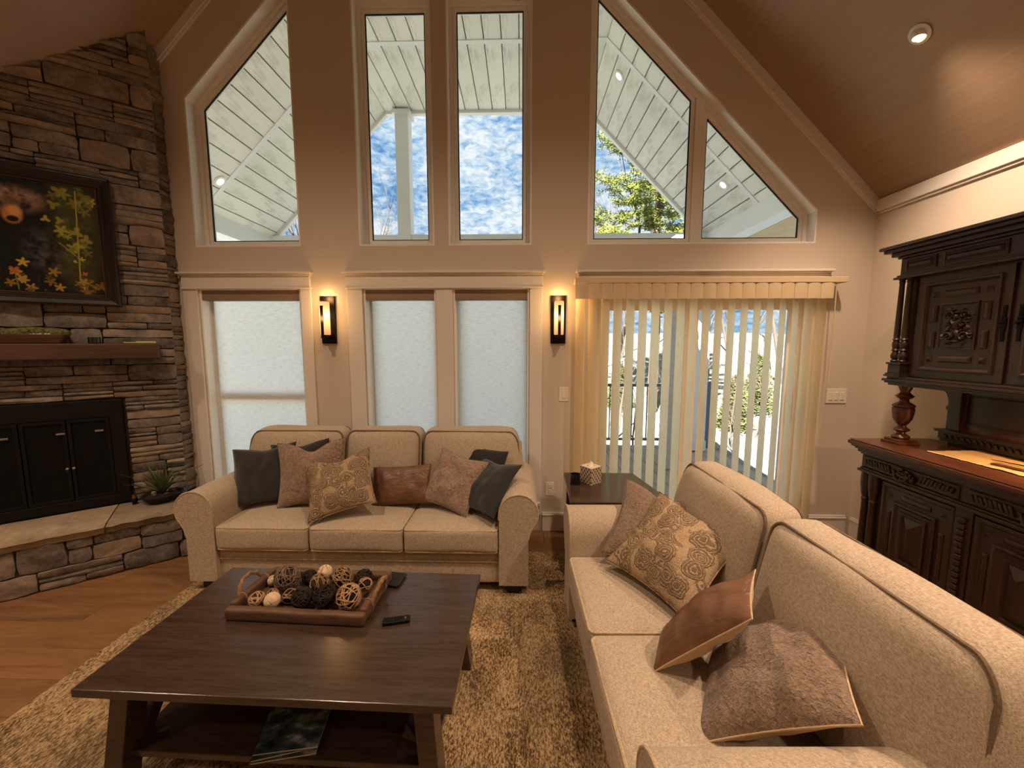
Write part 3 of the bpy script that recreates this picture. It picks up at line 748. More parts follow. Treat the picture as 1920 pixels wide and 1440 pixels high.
q = inset(fo, .074); moulding(q, [(0, -.030), (0, -.037), (.008, -.036), (.008, -.030)]).build('fillet', 'gilt', pt)
# the print itself, a fine raster held as colours on the canvas
cw, ch = 300, 250; cx0, cz0 = q[0]; cx1, cz1 = q[2]; Wc = cx1 - cx0; Hc = cz1 - cz0
gx, gz = np.meshgrid(np.linspace(0, Wc, cw + 1), np.linspace(0, Hc, ch + 1)); img = np.zeros((ch + 1, cw + 1, 3)); nr = np.random.RandomState(3)
def nz2(sc, oct_=3, seed=0):
    r_ = np.random.RandomState(seed); o_ = np.zeros_like(gx); amp = 1
    for k in range(oct_):
        n_ = int(max(Wc, Hc) * sc * 2 ** k) + 3; t_ = r_.rand(n_, n_); ix = gx / max(Wc, Hc) * (n_ - 2); iz = gz / max(Wc, Hc) * (n_ - 2)
        i0 = ix.astype(int); j0 = iz.astype(int); fx = ix - i0; fz = iz - j0
        fx = fx * fx * (3 - 2 * fx); fz = fz * fz * (3 - 2 * fz)
        o_ += amp * (t_[j0, i0] * (1-fx) * (1-fz) + t_[j0, i0+1] * fx * (1-fz) + t_[j0+1, i0] * (1-fx) * fz + t_[j0+1, i0+1] * fx * fz); amp *= .5
    return o_ / (2 - .5 ** (oct_ - 1))
def rgb(h): return np.array(lin(h)[:3])
def put(mask, col): 
    mk = np.clip(mask, 0, 1)[..., None]; img[:] = img * (1 - mk) + col * mk
def ell(cx, cz, a, c, rot=0.0, soft=.25):
    dx, dz = gx - cx, gz - cz; ca_, sa_ = math.cos(rot), math.sin(rot); u_ = (dx*ca_ + dz*sa_) / a; w_ = (-dx*sa_ + dz*ca_) / c
    return np.clip((1 - np.sqrt(u_*u_ + w_*w_)) / soft + .5, 0, 1)
n1_ = nz2(10, 4, 1); n2_ = nz2(40, 3, 2)
img[:] = rgb('#07090a'); put(np.clip((n1_ - .45) * 2.2, 0, 1) * np.clip((gz / Hc - .35) * 1.4, 0, 1), rgb('#2a2a22'))
hx = -.735 - cx0; hzc = 2.445 - cz0                               # muzzle centre on the canvas
put(np.maximum(ell(hx - .02, hzc - .30, .36, .44), ell(hx - .02, hzc + .03, .17, .17)), rgb('#050607'))
put(ell(hx + .13, hzc + .13, .045, .05), rgb('#1a1713')); put(ell(hx - .16, hzc + .13, .045, .05), rgb('#1a1713')); put(ell(hx + .125, hzc + .125, .028, .032), rgb('#07070a'))
put(ell(hx, hzc + .10, .135, .075, 0, .8) * np.clip(n2_ * 1.6 - .15, 0, 1) * .95, rgb('#9c7d66')); put(ell(hx + .01, hzc + .135, .11, .03, 0, .9) * np.clip(n2_ * 1.6 - .3, 0, 1) * .6, rgb('#b79a7f')); put(ell(hx, hzc + .07, .03, .07, 0, .8) * .6, rgb('#6d4c33'))
put(ell(hx, hzc + .0, .044, .056, 0, .35), rgb('#b5763f')); put(ell(hx + .012, hzc + .025, .03, .03, 0, .6) * .7, rgb('#dea45f')); put(ell(hx, hzc - .028, .027, .019), rgb('#0a0706'))
for sx_ in (-.058, .058): put(ell(hx + sx_, hzc + .062, .026, .022, 0, .7) * .85, rgb('#0b0807')); put(ell(hx + sx_, hzc + .064, .007, .006), rgb('#3a2a1c'))
put(ell(hx + .13, hzc - .22, .09, .14, .3, .8) * np.clip(n2_ * 1.6 - .5, 0, 1) * .55, rgb('#6b675e'))
def leaf(cx, cz, s, col, n=5):
    r0 = nr.uniform(0, 6.3); dx, dz = gx - cx, gz - cz; rr_ = np.sqrt(dx*dx + dz*dz); th = np.arctan2(dz, dx)
    put(np.clip((s * (.72 + .28 * np.cos(n * th + r0)) - rr_) / (s * .22), 0, 1), rgb(col) * nr.uniform(.55, 1.1))
def stem(x0, z0, x1, z1, col, w=.003):
    t_ = np.clip(((gx - x0) * (x1 - x0) + (gz - z0) * (z1 - z0)) / ((x1 - x0) ** 2 + (z1 - z0) ** 2), 0, 1)
    put(np.clip((w - np.hypot(gx - x0 - t_*(x1 - x0), gz - z0 - t_*(z1 - z0))) / .002 + .5, 0, 1), rgb(col))
lx = (-.47 - cx0)
put(ell(lx + .02, Hc * .58, .11, .36, 0, .9) * .55 * n1_, rgb('#6a6420'))
for k in range(46):
    zz = nr.uniform(.28, .98) * Hc; leaf(lx + nr.normal(0, .055), zz, nr.uniform(.020, .045), nr.choice(['#8f8a35', '#a79b3c', '#75752b', '#b8a945', '#565c22']), nr.choice([3, 5]))
stem(lx + .01, .1, lx + .03, Hc * .95, '#a59a45'); stem(lx - .07, .35, lx + .02, .25, '#8a803a')
for k in range(26): leaf(cx1 - cx0 - nr.uniform(.0, .62), nr.uniform(.01, .15), nr.uniform(.018, .042), nr.choice(['#a8842f', '#8b6b25', '#c09a3c', '#7b5c22', '#5d5220']), 5)
for k in range(30): leaf(nr.uniform(0, .45), nr.uniform(.01, .2), nr.uniform(.018, .04), nr.choice(['#8b6b25', '#a8842f', '#5d5220']), 5)
leaf(hx - .02, .145, .032, '#c0602c', 4); stem(hx - .01, .02, hx - .02, .14, '#6d6a30'); leaf(hx + .02, .20, .035, '#b79a3a', 5); leaf(hx + .30, .15, .018, '#b06a3a', 4)
put(np.clip((n2_ - .62) * 3, 0, 1) * np.clip(1 - gz / Hc * 5, 0, 1), rgb('#6d5a25'))
b = MB().grid(lambda u, v: (cx0 + Wc * u, -.032, cz0 + Hc * v), cw, ch)
m = Mat('bear_print', '#101010', .5, spec=.25); at = m.n('ShaderNodeAttribute'); at.attribute_name = 'print'; m.color(at.outputs['Color']); M['print'] = m.m
cv = b.build('canvas', 'print', pt, recalc=False)
ca_ = cv.data.color_attributes.new('print', 'FLOAT_COLOR', 'POINT'); buf = np.ones(((cw+1)*(ch+1), 4), np.float32); buf[:, :3] = img.reshape(-1, 3); ca_.data.foreach_set('color', buf.ravel())

# ------------------------------------------------------------------ plant and cylinder on the hearth
WFM = Matrix.Translation(FP) @ Matrix.Rotation(FA, 4, 'Z')
hp = thing('potted_plant', 'spiky green plant in a dark bowl on the hearth', 'plant', WFM @ Vector((-.135, -.135, hz + .004)))
MB().lathe([(.05, 0), (.10, .012), (.125, .045), (.128, .056), (.118, .056), (.095, .03), (.0, .026)], 28).build('bowl', 'blackmatte', hp, True)
M['soil'] = Mat('dark_soil', '#1c1712', 1).m
MB().lathe([(.0, .03), (.11, .035), (.09, .05), (.0, .056)], 24).build('soil', 'soil', hp, True)
M['spiky'] = mk_leaf('spiky_leaf', '#3c4d1f', '#77804a'); rr = random.Random(11)
for k in range(34):
    a_ = rr.uniform(2.6, 6.6) if k % 3 else rr.uniform(0, 6.28); el = rr.uniform(.6, 1.45); ln = rr.uniform(.20, .34); wd = rr.uniform(.009, .015); b = MB(); pts = []
    for i in range(7):
        t_ = i / 6; r_ = ln * t_ * math.cos(el) * (1 + .25 * t_); z_ = .05 + ln * (t_ * math.sin(el) - .30 * t_ * t_ * math.cos(el)); w_ = wd * (1 - t_ ** 1.6) + .0008
        c_ = Vector((r_ * math.cos(a_), r_ * math.sin(a_), z_)); s_ = Vector((-math.sin(a_), math.cos(a_), 0)) * w_
        pts += [c_ - s_ + Vector((0, 0, .002)), c_ - Vector((0, 0, .001)), c_ + s_ + Vector((0, 0, .002))]
    f_ = [q for i in range(6) for q in ((3*i, 3*i+1, 3*i+4, 3*i+3), (3*i+1, 3*i+2, 3*i+5, 3*i+4))]
    b.add(pts, f_).build('leaf', 'spiky', hp, True)
for k in range(5):
    a_ = k * 1.3 + 2.0; MB().rbox((.06 * math.cos(a_), .06 * math.sin(a_), .06), (.016, .013, .011), .009, 6).build('pebble', 'gravel' if k < 2 else 'wax', hp, True)
cy = thing('travel_candle', 'small black cylinder with a brass collar on the hearth', 'candle', WFM @ Vector((-.30, -.10, hz + .004)))
M['brass'] = Mat('aged_brass', '#9a7440', .3, .9).m
MB().lathe([(.0, 0), (.016, 0), (.016, .045), (.0, .045)], 18).build('holder', 'black', cy, True)
MB().lathe([(.0, .045), (.0165, .045), (.0165, .052), (.013, .054), (.013, .072), (.0, .074)], 18).build('collar', 'brass', cy, True)
# ================================================================== RUG
b = MB(); RUGX0, RUGX1, RUGY0, RUGY1 = -2.19, 1.15, -.75, 2.81
b.grid(lambda u, v: (RUGX0 + (RUGX1 - RUGX0) * u, RUGY0 + (RUGY1 - RUGY0) * v, .007 + .001 * noise.noise((u * 30, v * 30, 0))), 40, 40)
b.box(RUGX0, RUGX1, RUGY0, RUGY1, .0005, .005)
ru = b.build('area_rug', 'rug', None, True); tag(ru, 'distressed beige and brown rug under the sofas and coffee table', 'rug')

# ================================================================== SOFAS
def round_rect(hx, hz_, r, n=6):
    pts = []
    for cx, cz, a0 in ((hx - r, hz_ - r, 0), (-hx + r, hz_ - r, 90), (-hx + r, -hz_ + r, 180), (hx - r, -hz_ + r, 270)):
        for i in range(n + 1):
            a = R(a0 + 90 * i / n); pts.append((cx + r * math.cos(a), cz + r * math.sin(a)))
    return pts
def sofa(label, Wi, nseat, wb, dep, loc, rz, seed):
    t = thing('sofa', label, 'sofa', loc, rz); rg = random.Random(seed)
    aw, ro, zr = .185, .123, .538
    # base and skirt
    MB().rbox((0, dep / 2 + .01, .165), (Wi / 2 + .02, dep / 2 - .02, .105), .012, 6).build('base', 'sofa', t, True)
    MB().tube([(-Wi/2, .024, .205), (Wi/2, .024, .205)], .0035, 6).build('base_seam', 'piping', t, True)
    # rolled arms
    for s in (-1, 1):
        prof = [(0, .06), (0, .50)]; cx = ro + .001
        for i in range(15):
            a = R(180 - (180 + 42) * i / 14); prof.append((cx + ro * math.cos(a), zr + ro * math.sin(a)))
        prof += [(.203, .432), (.191, .405), (aw, .37), (aw, .06)]
        prof = [(s * (Wi / 2 + p[0]), p[1]) for p in prof]
        y1 = dep - .10
        arm = MB(); cxm = s * (Wi / 2 + aw / 2)
        rings = [(-.004, .985), (.004, 1.0), (.25, 1.0), (.5, 1.0), (y1, 1.0)]
        for yy, k in rings: arm.v += [(cxm + (p[0] - cxm) * k, yy, .36 + (p[1] - .36) * k) for p in prof]
        n = len(prof)
        for q in range(len(rings) - 1):
            for i in range(n): arm.f.append((q*n + i, q*n + (i+1) % n, (q+1)*n + (i+1) % n, (q+1)*n + i))
        arm.f += [tuple(range(n)), tuple(range((len(rings)-1)*n, len(rings)*n))]
        ao = arm.build('arm', 'sofa', t, True, angle=50)
        MB().tube([(p[0], -.002, p[1]) for p in prof[1:-1]], .005, 6).build('piping', 'piping', ao, True)
    # back frame
    wt = sum(wb)
    MB().rbox((0, dep - .09, .44), (wt / 2 - .015, .085, .38), .03, 8).build('back_frame', 'sofa', t, True)
    # seat cushions
    w = Wi / nseat
    for i in range(nseat):
        cx = -Wi/2 + w * (i + .5); hx, hy, hz_ = w / 2 - .002, .315, .080; r = .030; k = rg.uniform(0, 9)
        fn = lambda p, k=k: p + Vector((0, .004 * noise.noise((p.x * 7 + k, p.z * 9, k)), .006 * noise.noise((p.x * 5 + k, p.y * 5, k))))
        c = MB().rbox((cx, hy - .012, .275 + hz_), (hx, hy, hz_), r, 14, (0, .006, .022), fn).build('seat_cushion', 'sofa', t, True, angle=80)
        for zz in (.275 + hz_ * 2 - r * .32, .275 + r * .32):
            MB().tube([(cx + x, hy - .012 + y, zz + .006 * noise.noise((x * 5 + k, y * 5, k))) for x, y in round_rect(hx - r * .28, hy - r * .28, .022)], .0062, 6, True).build('piping', 'piping', c, True)
    # back cushions
    x = -wt / 2
    for i, ww in enumerate(wb):
        cx = x + ww / 2; x += ww; side = -1 if i == 0 else (1 if i == len(wb) - 1 else 0); k = rg.uniform(0, 9)
        hx, hy, hz_ = ww / 2 - .002, .098, .268; r = .075
        def fn(p, cx=cx, side=side, k=k):
            x_, y_, z_ = p
            if side and x_ * side > 0 and z_ > 0: x_ -= side * .055 * (z_ / hz_) ** 2 * (x_ * side / hx) ** 2; 
            if side: z_ -= .040 * max(0, (x_ * side / hx)) ** 6 * (1 if z_ > 0 else 0)
            y_ += z_ * .20 + .010 * noise.noise((x_ * 5 + k, z_ * 5, 1)); z_ += .010 * noise.noise((x_ * 4 + k, 2, 0)) + .010 * (1 - (x_ / hx) ** 2) * (1 if z_ > 0 else 0)
            return Vector((x_, y_, z_))
        c = MB().rbox((cx, dep - .215, .672), (hx, hy, hz_), r, 16, (0, .040, 0), fn).build('back_cushion', 'sofa', t, True, angle=80)
        for sy in (-1, 1):
            pts = []
            for px_, pz_ in round_rect(hx - r * .22, hz_ - r * .22, .055, 8):
                p = fn(Vector((px_, sy * (hy - r * .30), pz_))); pts.append((cx + p.x, dep - .215 + p.y, .672 + p.z))
            MB().tube(pts, .0064, 6, True).build('piping', 'piping_dark', c, True)
    for sx in (-1, 1):
        for yy in (.06, dep - .10): MB().box(sx * (Wi/2 + .09) - .035, sx * (Wi/2 + .09) + .035, yy - .035, yy + .035, 0, .062).build('foot', 'foot', t, bevel=.004)
    return t
sofa('beige three-seat rolled-arm sofa against the windows', 1.816, 3, [.775, .587, .775], .80, (-1.047, 2.29, .008), 0, 3)
SB = (.286, 1.440, .008); SBR = R(-88.6)
sofa('beige two-seat rolled-arm sofa facing the coffee table from the hutch side', 1.13, 2, [.765, .765], .93, SB, SBR, 8)

# ================================================================== THROW PILLOWS
def pillow(label, mat, w, h, th, loc, yaw, lean, roll, seed=0, mat2=None, chop=0.0, wr=.012, pinch=.09, group=None, soft=0.0):
    t = thing('throw_pillow', label, 'pillow', loc, 0, group)
    t.rotation_mode = 'QUATERNION'
    t.rotation_quaternion = (Matrix.Rotation(R(yaw), 3, 'Z') @ Matrix.Rotation(R(-lean), 3, 'X') @ Matrix.Rotation(R(roll), 3, 'Y')).to_quaternion()
    N = 44; k = seed * 3.7
    def P(u, v, sg):
        u = 2*u - 1; v = 2*v - 1
        x = w/2 * u * (1 - pinch * (1 - v*v)); z = h/2 * v * (1 - pinch * (1 - u*u))
        th_ = th/2 * ((1 - abs(u) ** 2.3) * (1 - abs(v) ** 2.3)) ** .62
        ed = (1 - u**4) * (1 - v**4)
        y = sg * th_ * (1 + .20 * noise.noise((x * 7 + k, z * 7, sg))) + sg * wr * ed * noise.noise((x * 16 + k, z * 11, 3 + sg))
        y += .035 * w * noise.noise((x * 3 + k, z * 3, 9))                       # whole cushion sags a little
        if chop:
            g = math.exp(-(u / .38) ** 2); f = max(0, (v + 1) / 2) ** 2; z -= chop * g * f; y += sg * (-.25) * chop * g * f * ed
        if soft: y += sg * soft * ed * math.sin((x * .8 + z * .6) * 34 + k) * max(0, .6 - abs(u * .6 + v * .5)) 
        return (x, y, z)
    if mat2 is None:
        b = MB().grid(lambda u, v: P(u, v, -1), N, N); b.grid(lambda u, v: P(u, v, 1), N, N, None, True)
        bm_v = b
        o = b.build('cover', mat, t, True, angle=75)
        bm = bmesh.new(); bm.from_mesh(o.data); bmesh.ops.remove_doubles(bm, verts=bm.verts, dist=1e-5); bmesh.ops.recalc_face_normals(bm, faces=bm.faces); bm.to_mesh(o.data); bm.free()
    else:
        MB().grid(lambda u, v: P(u, v, -1), N, N).build('front_cover', mat, t, True, angle=80, recalc=False)
        MB().grid(lambda u, v: P(u, v, 1), N, N, None, True).build('back_cover', mat2, t, True, angle=80, recalc=False)
    edge = [P(i / 20, 0, 1) for i in range(20)] + [P(1, i / 20, 1) for i in range(20)] + [P(1 - i / 20, 1, 1) for i in range(20)] + [P(0, 1 - i / 20, 1) for i in range(20)]
    MB().tube(edge, .0028, 5, True).build('seam', mat if mat2 is None else mat2, t, True)
    return t
G = 'throw pillows on the back sofa'
pillow('charcoal pillow beside the chimney-side arm of the back sofa', 'charcoal', .42, .41, .13, (-1.829, 2.615, .672), 12, 22, -5, 1, chop=.02, group=G)
pillow('charcoal pillow half hidden behind the tan fleece pillow', 'charcoal', .42, .42, .09, (-1.625, 2.725, .668), 5, 13, -6, 2, chop=.02, group=G)
pillow('plain tan fleece pillow with tall pointed corners, behind the floral pillow', 'fleece', .46, .45, .13, (-1.485, 2.612, .690), 9, 15, -3, 3, chop=.060, pinch=.10, group=G)
pillow('floral patterned pillow standing in the middle of the back sofa', 'floral', .435, .42, .14, (-1.225, 2.49, .660), 3, 40, -17, 4, chop=.030, group=G)
pillow('brown leather bolster pillow in the middle of the back sofa', 'leather', .43, .27, .13, (-.850, 2.625, .598), -6, 24, -6, 5, wr=.010, pinch=.05, group=G)
pillow('tan fleece pillow creased and slumped beside the leather bolster', 'fleece', .395, .395, .13, (-.471, 2.60, .640), -18, 36, 10, 6, chop=.01, wr=.02, soft=.022, group=G)
pillow('charcoal pillow tilted against the far arm by the side table', 'charcoal', .39, .39, .12, (-.225, 2.525, .640), -46, 46, -6, 7, chop=.015, group=G)
pillow('charcoal pillow mostly hidden behind the creased tan pillow', 'charcoal', .36, .38, .08, (-.30, 2.735, .655), -10, 14, 8, 17, group=G)
G = 'throw pillows on the loveseat'
pillow('brown boucle pillow leaning on the loveseat arm near the side table', 'boucle', .46, .46, .13, (.718, 1.945, .640), -22, 48, 9, 8, chop=.05, pinch=.12, group=G)
pillow('large floral pillow lying in front of the boucle pillow on the loveseat', 'floral', .48, .47, .15, (.715, 1.735, .640), -56, 52, 4, 9, chop=.02, pinch=.10, group=G)
pillow('brown leather lumbar pillow with cream back on the loveseat', 'leather', .44, .28, .13, (.652, 1.285, .618), -122, 38, -88, 10, 'cream', wr=.014, pinch=.06, group=G)
pillow('brown boucle pillow with a cream back, at the near end of the loveseat', 'boucle', .48, .47, .16, (.775, 1.115, .582), -122, 50, -86, 11, 'cream', chop=.0, wr=.02, pinch=.09, group=G)

# ================================================================== COFFEE TABLE
ct = thing('coffee_table', 'dark espresso coffee table with splayed legs and lower shelf', 'coffee table', (-.854, 1.472, .008), R(-1.3))
MB().box(-.643, .643, -.354, .354, .412, .442).build('tabletop', 'espresso', ct, bevel=.003)
MB().box(-.560, .560, -.295, .295, .128, .152).build('shelf', 'espresso', ct, bevel=.003)
for sx in (-1, 1):
    for sy in (-1, 1):
        b = MB(); lx, ly = .033, .040
        tp = (sx * .530, sy * .262); bt = (sx * .572, sy * .300)
        b.add([(bt[0] + a * lx, bt[1] + c * ly, 0) for a, c in ((-1, -1), (1, -1), (1, 1), (-1, 1))] + [(tp[0] + a * lx, tp[1] + c * ly, .412) for a, c in ((-1, -1), (1, -1), (1, 1), (-1, 1))],
              [(0, 3, 2, 1), (4, 5, 6, 7)] + [(i, (i+1) % 4, 4 + (i+1) % 4, 4 + i) for i in range(4)])
        b.build('leg', 'espresso', ct, bevel=.003)
    p0, p1 = Vector((sx * .556, -.25, .14)), Vector((sx * .535, .02, .412)); d = (p1 - p0); 
    b = MB().prism([(-.262, .152), (-.205, .152), (-.02, .412), (-.077, .412)], sx * .543 - .016, sx * .543 + .016, 'x'); b.build('brace', 'espresso', ct, bevel=.002)
    b = MB().prism([(.262, .152), (.205, .152), (.02, .412), (.077, .412)], sx * .543 - .016, sx * .543 + .016, 'x'); b.build('brace', 'espresso', ct, bevel=.002)
TZ = .450
# magazines on the shelf
m = Mat('glossy_cover', '#3c3f3d', .3, spec=.5); v = m.coord(); a_ = m.noise(m.coord((1, 2.2, 1)), 9, 5, .7); m.color(m.ramp(a_, [(.36, '#151a1a'), (.5, '#3f4a48'), (.64, '#9aa09a')])); M['cover'] = m.m
M['paper'] = Mat('magazine_paper', '#b9b3a6', .7).m
for i, (dx, dy, rz, lab) in enumerate(((0, 0, 11, 'lowest magazine in the stack on the coffee table shelf'), (-.008, .006, 15, 'middle magazine in the stack on the coffee table shelf'), (.006, .012, 9, 'top magazine with a grey landscape cover on the table shelf'))):
    t = thing('magazine', lab, 'magazine', (-.850 + dx, 1.305 + dy, .1605 + i * .0085), R(rz), 'magazines on the shelf')
    MB().box(-.105, .105, -.135, .135, .0006, .0070).build('pages', 'paper', t)
    MB().box(-.1065, .1065, -.137, .137, .0070, .0079).box(-.1065, .1065, -.137, .137, 0, .0006).box(-.1075, -.1062, -.137, .137, 0, .0079).build('cover', 'cover', t)

# tray of twig balls
M['traywood'] = m_wood('rustic_tray_wood', '#46301f', '#6f4f38', .6, (2, 10, 10), .3)
M['rope'] = m_fabric('jute_rope', '#6b4c33', '#9c7753', 120, .8)
tr = thing('wooden_tray', 'rustic wooden tray with rope handles on the coffee table', 'tray', (-.932, 1.605, TZ), R(-2.5))
MB().rbox((0, 0, .008), (.272, .132, .008), .006, 6).build('tray_floor', 'traywood', tr, True)
for s in (-1, 1):
    nf = lambda p: p + Vector((0, 0, .003 * noise.noise((p.x * 14, p.y * 14, s))))
    MB().rbox((0, s * .142, .026), (.300, .018, .026), .012, 10, fn=nf).build('side', 'traywood', tr, True)
    MB().rbox((s * .283, 0, .032), (.016, .130, .030), .012, 10, fn=nf).build('end', 'traywood', tr, True)
    hp_ = []
    for i in range(17):
        a = math.pi * i / 16; hp_.append((s * (.296 + .018 * math.sin(a)), -.070 * math.cos(a), .040 + .062 * math.sin(a) + .004 * math.sin(i * 2.2)))
    hnd = MB().tube(hp_, .0085, 8).build('rope_handle', 'rope', tr, True)
    for q in (-.070, .070): MB().tube([(s * (.283 + .019 * math.cos(a)), q, .032 + .033 * math.sin(a)) for a in [2 * math.pi * i / 14 for i in range(14)]], .005, 6, True).build('rope_binding', 'rope', hnd, True)
def ballmat(name, a, b_): m = Mat(name, a, .8, spec=.2); m.color(m.ramp(m.noise(m.coord(), 60, 3), [(.3, a), (.7, b_)])); M[name] = m.m
ballmat('twine_grey', '#5c4a3b', '#8a7562'); ballmat('twig_tan', '#7c5f42', '#b08d66'); ballmat('twig_light', '#8d6c49', '#c9a378'); ballmat('twig_dark', '#1d1814', '#3a3029'); ballmat('core_cream', '#c3a983', '#e0c8a2'); ballmat('core_dark', '#171310', '#2a221c'); ballmat('core_brown', '#2c2018', '#4a382a')
BALLS = [
(-1.166, 1.674, 0.491, 0.025), (-1.083, 1.650, 0.523, 0.057), (-1.000, 1.690, 0.500, 0.034), (-0.924, 1.688, 0.526, 0.035), (-0.911, 1.613, 0.522, 0.044),
(-0.827, 1.661, 0.518, 0.052), (-0.734, 1.676, 0.508, 0.042), (-0.701, 1.611, 0.522, 0.031), (-1.103, 1.574, 0.492, 0.026), (-1.140, 1.526, 0.500, 0.034),
(-1.071, 1.523, 0.500, 0.034), (-1.013, 1.556, 0.498, 0.032), (-0.941, 1.528, 0.511, 0.045), (-0.844, 1.532, 0.516, 0.050), (-0.739, 1.529, 0.520, 0.054)
]
KINDS_ = [('core_cream', 'twig_tan', 5, .0018, 'smooth cream ball with thin twine at the tray corner by the rope handle'), ('core_brown', 'twine_grey', 30, .0024, 'largest grey-brown twine ball at the chimney side of the tray'),
 ('core_dark', 'twig_dark', 26, .0022, 'plain dark ball behind the grey-brown twine ball'), ('core_cream', 'twig_tan', 9, .0016, 'cream ball with crossing twine, topmost at the back of the tray'), ('core_brown', 'twig_tan', 16, .0020, 'tan twig ball below the cream ball in the tray middle'),
 ('core_brown', 'twig_tan', 17, .0022, 'loose tan twig ball highest on the back row of the tray'), ('core_dark', 'twig_dark', 18, .0030, 'dark curly vine ball at the back corner of the tray'), ('core_dark', 'twig_light', 11, .0021, 'small tan vine ball against the rope handle near the coasters'),
 ('core_dark', 'twig_tan', 14, .0020, 'small dark ball with pale twigs behind the small cream ball'), ('core_brown', 'twig_light', 14, .0022, 'small reddish twig ball in the front tray corner'), ('core_cream', 'twig_tan', 4, .0016, 'small smooth cream ball along the tray front edge'),
 ('core_dark', 'twig_tan', 12, .0020, 'small tan twig ball between the small cream and big dark balls'), ('core_dark', 'twig_dark', 26, .0032, 'rough dark brown ball in the front row of the tray'), ('core_dark', 'twig_dark', 18, .0024, 'near-black twig ball beside the pale ball at the tray front'),
 ('core_dark', 'twig_light', 18, .0027, 'large pale wicker ball at the front corner of the tray')]
for i, ((x, y, z, r), (cm, tm, n, tw, lab)) in enumerate(zip(BALLS, KINDS_)):
    t = thing('decorative_ball', lab, 'decorative ball', (x, y, z), i * 1.1, 'decorative balls in the tray'); rr = random.Random(i + 40)
    big = cm == 'core_cream'
    MB().rbox((0, 0, 0), (r * (.965 if big else .80),) * 3, r * (.964 if big else .799), 12).build('core', cm, t, True)
    b = MB()
    for k in range(n):
        ax = Vector((rr.gauss(0, 1), rr.gauss(0, 1), rr.gauss(0, 1))).normalized(); a1 = ax.orthogonal().normalized(); a2 = ax.cross(a1); off = rr.uniform(-.45, .45)
        rr_ = math.sqrt(1 - off * off); R_ = r - tw * .9; w1, w2 = rr.uniform(0, 6), rr.uniform(0, 6)
        b.tube([(ax * (off + .07 * math.sin(3 * q + w1)) + (a1 * math.cos(q) + a2 * math.sin(q)) * rr_).normalized() * (R_ * (1 - .035 * (1 + math.sin(2 * q + w2)))) for q in [2 * math.pi * j / 22 for j in range(22)]], tw, 4, True)
    b.build('twine', tm, t, True)
# coasters, remote, phone
M['slate'] = mk_stone('slate', ['#151414', '#242323', '#343231', '#2a2827'])
for i, lab in enumerate(('slate coaster at the bottom of the pair beside the tray', 'slate coaster on top of the pair beside the tray')):
    b = MB(); rr = random.Random(i); pts = [(x + rr.uniform(-.004, .004), y + rr.uniform(-.004, .004)) for x, y in round_rect(.048, .050, .006, 2)]
    b.prism(pts, 0, .0062, 'z'); t = tag(b.build('slate_coaster', 'slate', bevel=.001), lab, 'coaster', 'slate coasters'); t.location = (-.628 + .008 * i, 1.742 + .004 * i, TZ + i * .0064); t.rotation_euler = (0, 0, R(-4 - 6 * i))
rm = thing('remote_control', 'slim black remote control on the coffee table', 'remote', (-.516, 1.470, TZ), R(13))
MB().rbox((0, 0, .0075), (.054, .0175, .0075), .003, 6).build('body', 'black', rm, True)
for i in range(6):
    for j in (-1, 0, 1): MB().rbox((-.040 + i * .012, j * .0095, .0152), (.0034, .0026, .0008), .0007, 3).build('button', 'screen', rm, True)
MB().box(.034, .039, -.006, .006, .0148, .0156).build('logo_mark', 'chrome', rm)
ph_ = thing('phone', 'flat black phone lying behind the tray', 'phone', (-1.085, 1.798, TZ), R(2))
MB().rbox((0, 0, .004), (.070, .026, .004), .003, 6).build('body', 'black', ph_, True); MB().box(-.062, .062, -.022, .022, .0079, .0084).build('screen', 'darkglass', ph_)

# ================================================================== SIDE TABLE
sdt = thing('side_table', 'dark wedge-shaped side table between the two sofas', 'side table', (.33, 2.35, 0))
MB().prism([(-.015, 0), (.64, 0), (.535, .568), (.002, .568)], .57, .60, 'z').build('tabletop', 'espresso', sdt, bevel=.003)
MB().prism([(.03, .03), (.585, .03), (.495, .535), (.035, .535)], .505, .57, 'z').build('apron', 'espresso', sdt, bevel=.002)
for x, y in ((.035, .035), (.565, .035), (.475, .51), (.04, .51)): MB().box(x - .022, x + .022, y - .022, y + .022, 0, .51).build('leg', 'espresso', sdt, bevel=.002)
MB().prism([(.03, .05), (.57, .05), (.49, .51), (.04, .51)], .14, .16, 'z').build('shelf', 'espresso', sdt)
cj = thing('candle_jar', 'small black candle jar beside the tissue box on the side table', 'candle', (.385, 2.655, .60))
MB().lathe([(.028, .0), (.033, .003), (.036, .010), (.036, .080), (.032, .080), (.032, .014), (.0, .014)], 28).build('jar', 'darkglass', cj, True); MB().lathe([(0, .014), (.031, .014), (.031, .05), (0, .05)], 24).build('wax', 'wax', cj, True)
MB().lathe([(.029, .001), (.0345, .002), (.0345, .008), (.029, .008)], 24).build('base_ring', 'chrome', cj, True)
tb = thing('tissue_box', 'square tissue box with a diamond lattice pattern on the side table', 'tissue box', (.505, 2.715, .60), R(38))
m = Mat('diamond_lattice', '#8a7a68', .6); v = m.coord((1, 1, 1)); sx = m.n('ShaderNodeSeparateXYZ'); m.l(v, sx.inputs[0]); hh = m.math('ADD', sx.outputs[0], sx.outputs[1])
def lat(sgn): return m.math('ABSOLUTE', m.math('SUBTRACT', m.math('FRACT', m.math('MULTIPLY', m.math('ADD', hh, m.math('MULTIPLY', sx.outputs[2], .75 * sgn)), 36.0)), .5))
ln_ = m.math('MINIMUM', lat(1), lat(-1)); m.color(m.ramp(ln_, [(.10, '#d6c3a6'), (.15, '#66574a')])); M['lattice'] = m.m
M['boxtop'] = Mat('pale_box_top', '#d9c8ac', .5).m
hb = .053
